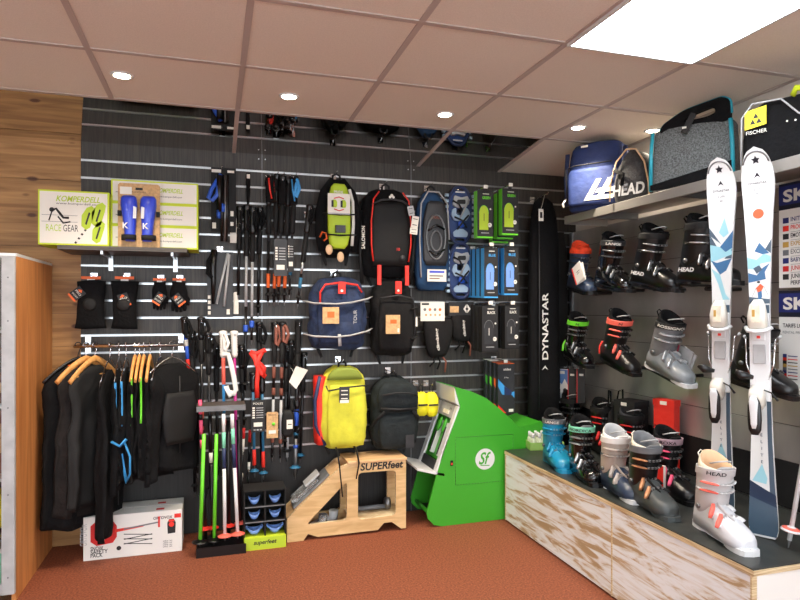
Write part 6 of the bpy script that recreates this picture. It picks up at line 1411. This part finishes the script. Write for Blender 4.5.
# ================================================================== THE PAIR OF SKIS
def ski(px_top, py_top, px_bot, py_bot, label, art):
    bot = onbench(px_bot, py_bot); 
    topX = SX-.052; p = atX(px_top, py_top, topX)
    L = 1.56
    # lean: base on the bench, touching the shelf lip above
    dirv = (Vector((topX, p.y, p.z))-bot).normalized()
    n = Vector((-math.cos(R(28)), -math.sin(R(28)), 0)); n = (n-dirv*n.dot(dirv)).normalized()   # topsheet normal, turned to the viewer
    xa = dirv.cross(-n).normalized()*-1
    # local: z along the ski, x to the right seen from the front, y away from the viewer
    Y_ = -n; X_ = Y_.cross(dirv).normalized()
    M = Matrix((( X_.x,Y_.x,dirv.x),(X_.y,Y_.y,dirv.y),(X_.z,Y_.z,dirv.z)))
    t = thing('ski', label, 'ski', bot+Vector((0,0,.004)), quat=M.to_quaternion())
    Lk = (Vector((topX,p.y,p.z))-bot).length
    def hw(f):
        if f < .03: return .040+.014*math.sqrt(max(0,f/.03))
        if f < .9: g = (f-.03)/.87; return .0335+.0205*(2*g-1)**2+.0055*g**3
        g = (f-.9)/.1; return .0595*math.sqrt(max(0,1-g**2.6))+.0005
    def yy(f): 
        o = 0
        if f > .88: g = (f-.88)/.12; o = .055*g*g      # tip curls away from the snow side (toward the viewer)
        return -o
    th = lambda f: .005+.007*math.sin(PI*min(1,max(0,f)))**.7
    fs = [0,.008,.02,.04,.08]+[.08+.80*i/20 for i in range(1,21)]+[.89+.11*i/12 for i in range(13)]
    m = MB(); rings = []
    for f in fs:
        w_, z, y = hw(f), Lk*f, yy(f); a = th(f); rings.append([Vector((-w_,y,z)),Vector((-w_*.98,y-a,z)),Vector((w_*.98,y-a,z)),Vector((w_,y,z))])
    m.loft(rings, 'ski_white', smooth=False); m.build('ski_body', t)
    # printed artwork follows the topsheet
    def surf(x, f, e): return Vector((x, yy(f)-th(f)-e, Lk*f))
    m = MB()
    rm = lambda f: .595+(f-.475)*.74 if f > .3 else f
    asurf = lambda x, f, e: surf(x, rm(f), e)
    ahw = lambda f: hw(rm(f))
    def band(f0, f1, l0, l1, key, e=.0004, r0=None, r1=None, N=8):
        """strip across the ski between two lines: left heights f0..f1 and right heights r0..r1"""
        r0 = f0 if r0 is None else r0; r1 = f1 if r1 is None else r1; V = []; 
        for i in range(N+1):
            u = l0+(l1-l0)*i/N; g = (i/N); a = f0+(r0-f0)*g; b = f1+(r1-f1)*g
            for j in range(5): q = rm(a+(b-a)*j/4); V.append(surf(u*hw(q)*.975, q, e))
        m.add(V, [(i*5+j,(i+1)*5+j,(i+1)*5+j+1,i*5+j+1) for i in range(N) for j in range(4)], key)
    art(m, band, asurf, ahw, Lk)
    m.build('topsheet_print', t)
    m = MB(); m.tube([surf(.97*hw(.955)*math.sin(a)*.9, .955+.034*math.cos(a), .0) for a in [R(-80)+R(160)*i/12 for i in range(13)]], .0035, 'steel_grey', 6, flat=(1,.5)); m.build('tip_edge', t)
    # star on the tip, small brand marks
    m = MB(); V = []; 
    for i in range(10): a = PI/2+PI*i/5; r_ = .017 if i % 2 == 0 else .008; V.append(surf(r_*math.cos(a), .968+r_*math.sin(a)/Lk, .0015))
    m.add(V, [list(range(10))], 'ski_ink')
    for (s_, f, sz) in (('DYNASTAR',.908,.013),('E LITE',.892,.011),('SKI',.880,.011)):
        V_,F_,wd = font_mesh(s_, .01, 0); m.add([surf((a-wd/2)*sz, f+b*sz/Lk, .001) for a,b in V_], F_, 'ski_ink')
    m.add([surf(-.012,.924,.001),surf(0,.938,.001),surf(.012,.924,.001),surf(.0,.929,.001)],[(0,1,2,3)],'ski_ink')
    for i,s_ in enumerate(('E','L','I','T','E')): V_,F_,wd = font_mesh(s_, .02, 0); m.add([surf((a-wd/2)*.016, .255-.017*i+b*.016/Lk, .001) for a,b in V_], F_, 'ski_slate')
    m.build('lettering', t)
    # binding: toe piece, rail, brake, heel piece
    def bx(x0,x1,z0,z1,y0,y1,key,name,bev=.004,parent=None):
        mm = MB(); mm.box(x0,x1,-.012-y1,-.012-y0,Lk*z0,Lk*z1,key); return mm.build(name, parent or t, bevel=bev)
    b = bx(-.036,.036,.345,.57,.0,.010,'white_plastic','binding_plate',.003)
    toe = MB(); rr = [sup(.068*a,.045*bq,3,20,(0,-.012-.030*bq,Lk*f)) for f,a,bq in ((.525,.7,.7),(.535,1,1),(.565,1,1.1),(.59,.8,1),(.605,.45,.6))]; toe.loft(rr,'bind_white'); tp_ = toe.build('toe_piece', t)
    mm = MB(); mm.tube([(-.045,-.03,Lk*.533),(-.030,-.06,Lk*.525),(0,-.066,Lk*.522),(.030,-.06,Lk*.525),(.045,-.03,Lk*.533)],.009,'white_plastic',8,flat=(1,.8)); mm.build('toe_wings', tp_)
    mm = MB(); mm.box(-.015,.015,-.070,-.060,Lk*.545,Lk*.59,'cream_liner'); mm.box(-.012,-.002,-.0715,-.070,Lk*.56,Lk*.578,'bind_gold'); mm.build('indicator', tp_, bevel=.003)
    for f0,f1,k in ((.50,.535,'white_plastic'),(.44,.49,'light_grey')): bx(-.022,.022,f0,f1,.010,.020,k,'track',.003)
    mm = MB(); mm.box(-.006,.006,-.036,-.033,Lk*.505,Lk*.512,'bright_red'); mm.build('red_mark', t)
    for s in (-1,1):
        mm = MB(); mm.tube([(s*.030,-.02,Lk*.40),(s*.048,-.02,Lk*.44),(s*.052,-.01,Lk*.50),(s*.058,.012,Lk*.51)],.003,'chrome',6); br = mm.build('brake_arm', t)
        mm = MB(); mm.tube([(s*.058,.012,Lk*.505),(s*.066,.020,Lk*.512)],.006,'light_grey',8); mm.build('brake_tip', br)
    mm = MB(); mm.tube([(-.02,-.034,Lk*.405),(-.055,-.055,Lk*.41),(-.078,-.06,Lk*.42)],[.005,.012,.006],'black_plastic',10,flat=(1.5,.6)); mm.build('brake_pedal', t)
    heel = MB(); heel.loft([sup(.058*a,.055*bq,3,20,(-.004,-.014-.030*bq,Lk*f)) for f,a,bq in ((.325,.5,.6),(.335,.9,1),(.36,1,1.2),(.375,.9,1.1),(.385,.6,.6))],'bind_white'); hp = heel.build('heel_piece', t)
    mm = MB(); mm.loft([sup(.050*a,.020,2.6,18,(-.008,-.072-.05*(f-.33),Lk*f)) for f,a in ((.262,.5),(.275,.9),(.30,1),(.335,.95),(.36,.6))],'black_plastic'); lv = mm.build('heel_lever', hp)
    mm = MB(); mm.loft([sup(.026*a,.006,2.6,14,(-.008,-.084-.05*(f-.33),Lk*f)) for f,a in ((.278,.5),(.29,.9),(.315,1),(.345,1.3),(.36,.8))],'white_plastic'); mm.build('lever_inlay', lv)
    mm = MB(); mm.tube([(.02,-.05,Lk*.375),(.05,-.07,Lk*.37),(.075,-.08,Lk*.352)],[.003,.003,.005],'black_plastic',8); mm.build('pole_lever', t)
    return t
def art_mtn(m, band, surf, hw, L):
    band(.735,.765,-1,.0,'ski_slate',.0004,.70,.70); band(.70,.74,-1,-.1,'ski_slate',.0004,.66,.67)
    V=[surf(x*hw(f),f,.0006) for x,f in ((-.2,.745),(.25,.80),(.62,.74),(.2,.725))]; m.add(V,[(0,1,2,3)],'ski_aqua')
    V=[surf(x*hw(f),f,.0008) for x,f in ((-.1,.69),(.97,.75),(.97,.685),(.4,.67))]; m.add(V,[(0,1,2,3)],'ski_blue')
    V=[surf(x*hw(f),f,.0007) for x,f in ((-.97,.70),(-.1,.69),(.97,.685),(.97,.66),(-.4,.64),(-.97,.635))]; m.add(V,[list(range(6))],'ski_aqua')
    V=[surf(x*hw(f),f,.0008) for x,f in ((-.97,.64),(-.4,.63),(.97,.645),(.5,.60),(-.1,.585))]; m.add(V,[list(range(5))],'ski_blue')
    V=[surf(x*hw(f),f,.0007) for x,f in ((.3,.645),(.97,.68),(.97,.645))]; m.add(V,[(0,1,2)],'ski_slate')
    V=[surf(x*hw(f),f,.0006) for x,f in ((-.97,.61),(-.1,.585),(.5,.51),(.97,.49),(.2,.49),(-.3,.55))]; m.add(V,[list(range(6))],'ski_aqua')
    band(.03,.47,.55,.97,'ski_slate',.0006,.03,.47); band(.005,.10,-1,1,'ski_slate',.0007,.005,.08); band(.10,.15,-1,1,'ski_navy',.0008,.08,.11)
    V=[surf(x*hw(f),f,.0009) for x,f in ((-.6,.15),(0,.20),(.5,.16),(.3,.145))]; m.add(V,[(0,1,2,3)],'ski_aqua')
def art_sun(m, band, surf, hw, L):
    V=[surf(.020*math.cos(a),(.83-.595)/.74+.475+.027*math.sin(a)/L,.0006) for a in [2*PI*i/24 for i in range(24)]]; m.add(V,[list(range(24))],'ski_orange')
    V=[surf(x*hw(f),f,.0006) for x,f in ((-.35,.66),(.05,.69),(.85,.65),(.3,.648))]; m.add(V,[(0,1,2,3)],'ski_blue')
    V=[surf(x*hw(f),f,.0006) for x,f in ((.5,.665),(.97,.70),(.97,.65))]; m.add(V,[(0,1,2)],'ski_slate')
    V=[surf(x*hw(f),f,.0006) for x,f in ((-.97,.64),(-.2,.63),(.4,.65),(.97,.64),(.97,.62),(.1,.615),(.2,.59),(-.97,.60))]; m.add(V,[list(range(8))],'ski_aqua')
    V=[surf(x*hw(f),f,.0008) for x,f in ((-.97,.585),(-.2,.575),(.3,.60),(.9,.615),(.5,.585),(.6,.56),(-.97,.55))]; m.add(V,[list(range(7))],'ski_blue')
    V=[surf(x*hw(f),f,.0009) for x,f in ((-.5,.60),(0,.61),(.3,.595),(-.2,.58))]; m.add(V,[(0,1,2,3)],'ski_slate')
    band(.475,.50,-1,1,'ski_slate',.0006,.475,.49)
    # little skier figure
    V=[surf(x,f,.001) for x,f in ((-.012,.53),(.004,.545),(.016,.535),(.008,.52),(-.006,.515))]; m.add(V,[list(range(5))],'ski_orange')
    V=[surf(x,f,.001) for x,f in ((-.006,.515),(.008,.52),(.010,.50),(.004,.488),(-.004,.488))]; m.add(V,[list(range(5))],'ski_blue')
    V=[surf(-.002+.006*math.cos(a),.551+.006*math.sin(a)/L,.001) for a in [2*PI*i/12 for i in range(12)]]; m.add(V,[list(range(12))],'ski_ink')
    for x0,f0,x1,f1 in ((-.012,.53,-.026,.50),(.016,.535,.030,.505)): m.add([surf(x0,f0,.001),surf(x0+.001,f0,.001),surf(x1+.001,f1,.001),surf(x1,f1,.001)],[(0,1,2,3)],'ski_ink')
    band(.03,.47,.55,.97,'ski_slate',.0006,.03,.47); band(.005,.10,-1,1,'ski_slate',.0007,.005,.08); band(.10,.14,-1,1,'ski_navy',.0008,.08,.11)
    V=[surf(x*hw(f),f,.0009) for x,f in ((-.8,.14),(0,.185),(.4,.15),(.3,.135))]; m.add(V,[(0,1,2,3)],'ski_aqua')
ski(722,160,722,512,'white ski with a mountain print, left of the pair leaning on the shelf', art_mtn)
ski(758,151,764,538,'white ski with an orange sun and skier print, right of the pair', art_sun)
# black ski standing behind with an orange edge
q = onbench(700,492)

# white ski pole at the right edge
p1 = onbench(788,548); p2 = atX(801,395,2.08)
ax = (Vector((2.20, p1.y-.10, 1.60))-p1)
t = thing('ski_pole','white ski pole with a white and pink basket at the right edge','pole',p1,quat=Vector((0,0,1)).rotation_difference(ax.normalized()))
m = MB(); m.cyl((0,0,.03),(0,0,1.05),.0085,'white_plastic',12); m.build('shaft',t)
m = MB(); m.lathe([(.002,0),(.003,.004),(.006,.03),(.007,.06)],'steel_grey',10); m.build('tip',t)
m = MB(); m.lathe([(.009,.085),(.016,.080),(.034,.072),(.036,.067),(.009,.062)],'white_plastic',24); m.build('basket',t)
m = MB(); m.lathe([(.010,.0675),(.033,.0665),(.033,.0655),(.010,.0645)],'coral',24); m.lathe([(.018,.0795),(.031,.0745),(.0315,.0755),(.018,.0805)],'coral',24); m.build('pink_ring',t)
m = MB(); m.lathe([(.010,1.05),(.015,1.06),(.014,1.1),(.016,1.14),(.019,1.17),(.01,1.185),(.001,1.186)],'white_plastic',14); m.build('grip',t)

# ================================================================== PRICE BOARDS ON THE RIGHT WALL
def board(pxl, yt, yb, label, rows, top=True):
    X = 2.40; A = atX(pxl, yt, X); B = atX(pxl, yb, X); w = .62; h = A.z-B.z
    t = thing('price_board', label, 'sign', (X, A.y-w/2, B.z), rotz=RQ)
    hw_ = w/2; m = MB(); m.box(-hw_,hw_,0,.006,0,h,'white_matte'); bh = .115
    m.box(-hw_,hw_,-.001,0,h-bh,h,'sign_navy'); m.box(-hw_,hw_,-.0008,0,h-bh,h-bh+.0,'sign_navy'); m.box(-hw_,hw_,-.0014,-.001,h-bh*.82,h-bh*.10,'sign_blue')
    m.text('SKI', -hw_+.022, h-bh*.70, .072, 'paper', -.002, 'l', bold=.03, width=.135)
    rows(m, hw_, h, bh); m.build('panel', t)
    for s in (-1,1): q = MB(); q.box(s*hw_*.8-.015,s*hw_*.8+.015,.006,.078,h*.45,h*.55,'steel_grey'); q.build('standoff', t)
def rows1(m, hw_, h, bh):
    R_ = [('INITIATION','sign_blue'),('PROGRESSION','bright_red'),('EMOTION','ink'),('EXPERT','bind_gold'),('EXCLUSIVE','mid_grey'),('BABY','sign_blue'),('JUNIOR','red'),('JUNIOR','ink')]
    for i,(s_,k) in enumerate(R_):
        z = h-bh-.048-(h-bh-.06)/8*i
        m.box(-hw_+.02,-hw_+.048,-.001,0,z-.012,z+.012,k); m.text(s_,-hw_+.058,z-.006,.026,k,-.001,'l',bold=.02,width=.012*len(s_)); m.box(-hw_+.058,hw_*.7,-.001,0,z-.018,z-.0165,'mid_grey')
        for j in range(3): m.text('%d'%(12+i*3+j*9), hw_*(.05+.28*j), z-.006,.024,'ink',-.001,'l')
    m.text('PERFORMANCE',-hw_+.058,h-bh-.048-(h-bh-.06)/8*7-.034,.022,'ink',-.001,'l',bold=.02)
def rows2(m, hw_, h, bh):
    m.text('TARIFS LOCATION',-hw_+.02,h-bh-.045,.024,'ink',-.001,'l',bold=.02,width=.17); m.text('RENTAL PRICES',-hw_+.02,h-bh-.072,.016,'mid_grey',-.001,'l')
    x0 = -hw_+.11; m.tube([(x0,-.001,h-bh-.10),(hw_*.9,-.001,h-bh-.10),(hw_*.9,-.001,.06),(x0,-.001,.06)],.0012,'mid_grey',4,closed=True)
    m.text('Prix',x0+.02,h-bh-.13,.018,'ink',-.001,'l')
    for i,k in enumerate(('sign_blue','bright_red','ink','bind_gold','mid_grey','sign_blue','red','ink')):
        z = h-bh-.17-(h-bh-.22)/8*i; m.box(-hw_+.02,-hw_+.038,-.001,0,z-.008,z+.008,k); m.box(-hw_+.044,-hw_+.09,-.001,0,z-.002,z+.002,k)
        for j in range(4): m.text('%d'%(15+i*4+j*8), x0+.03+.1*j, z-.006,.018,'ink',-.001,'l')
        m.box(x0,hw_*.9,-.0008,0,z-.013,z-.0122,'light_grey')
board(779,185,288,'upper white rental price board with a navy SKI header', rows1)
board(779,291,392,'lower white rental price board with a navy SKI header and a table', rows2)
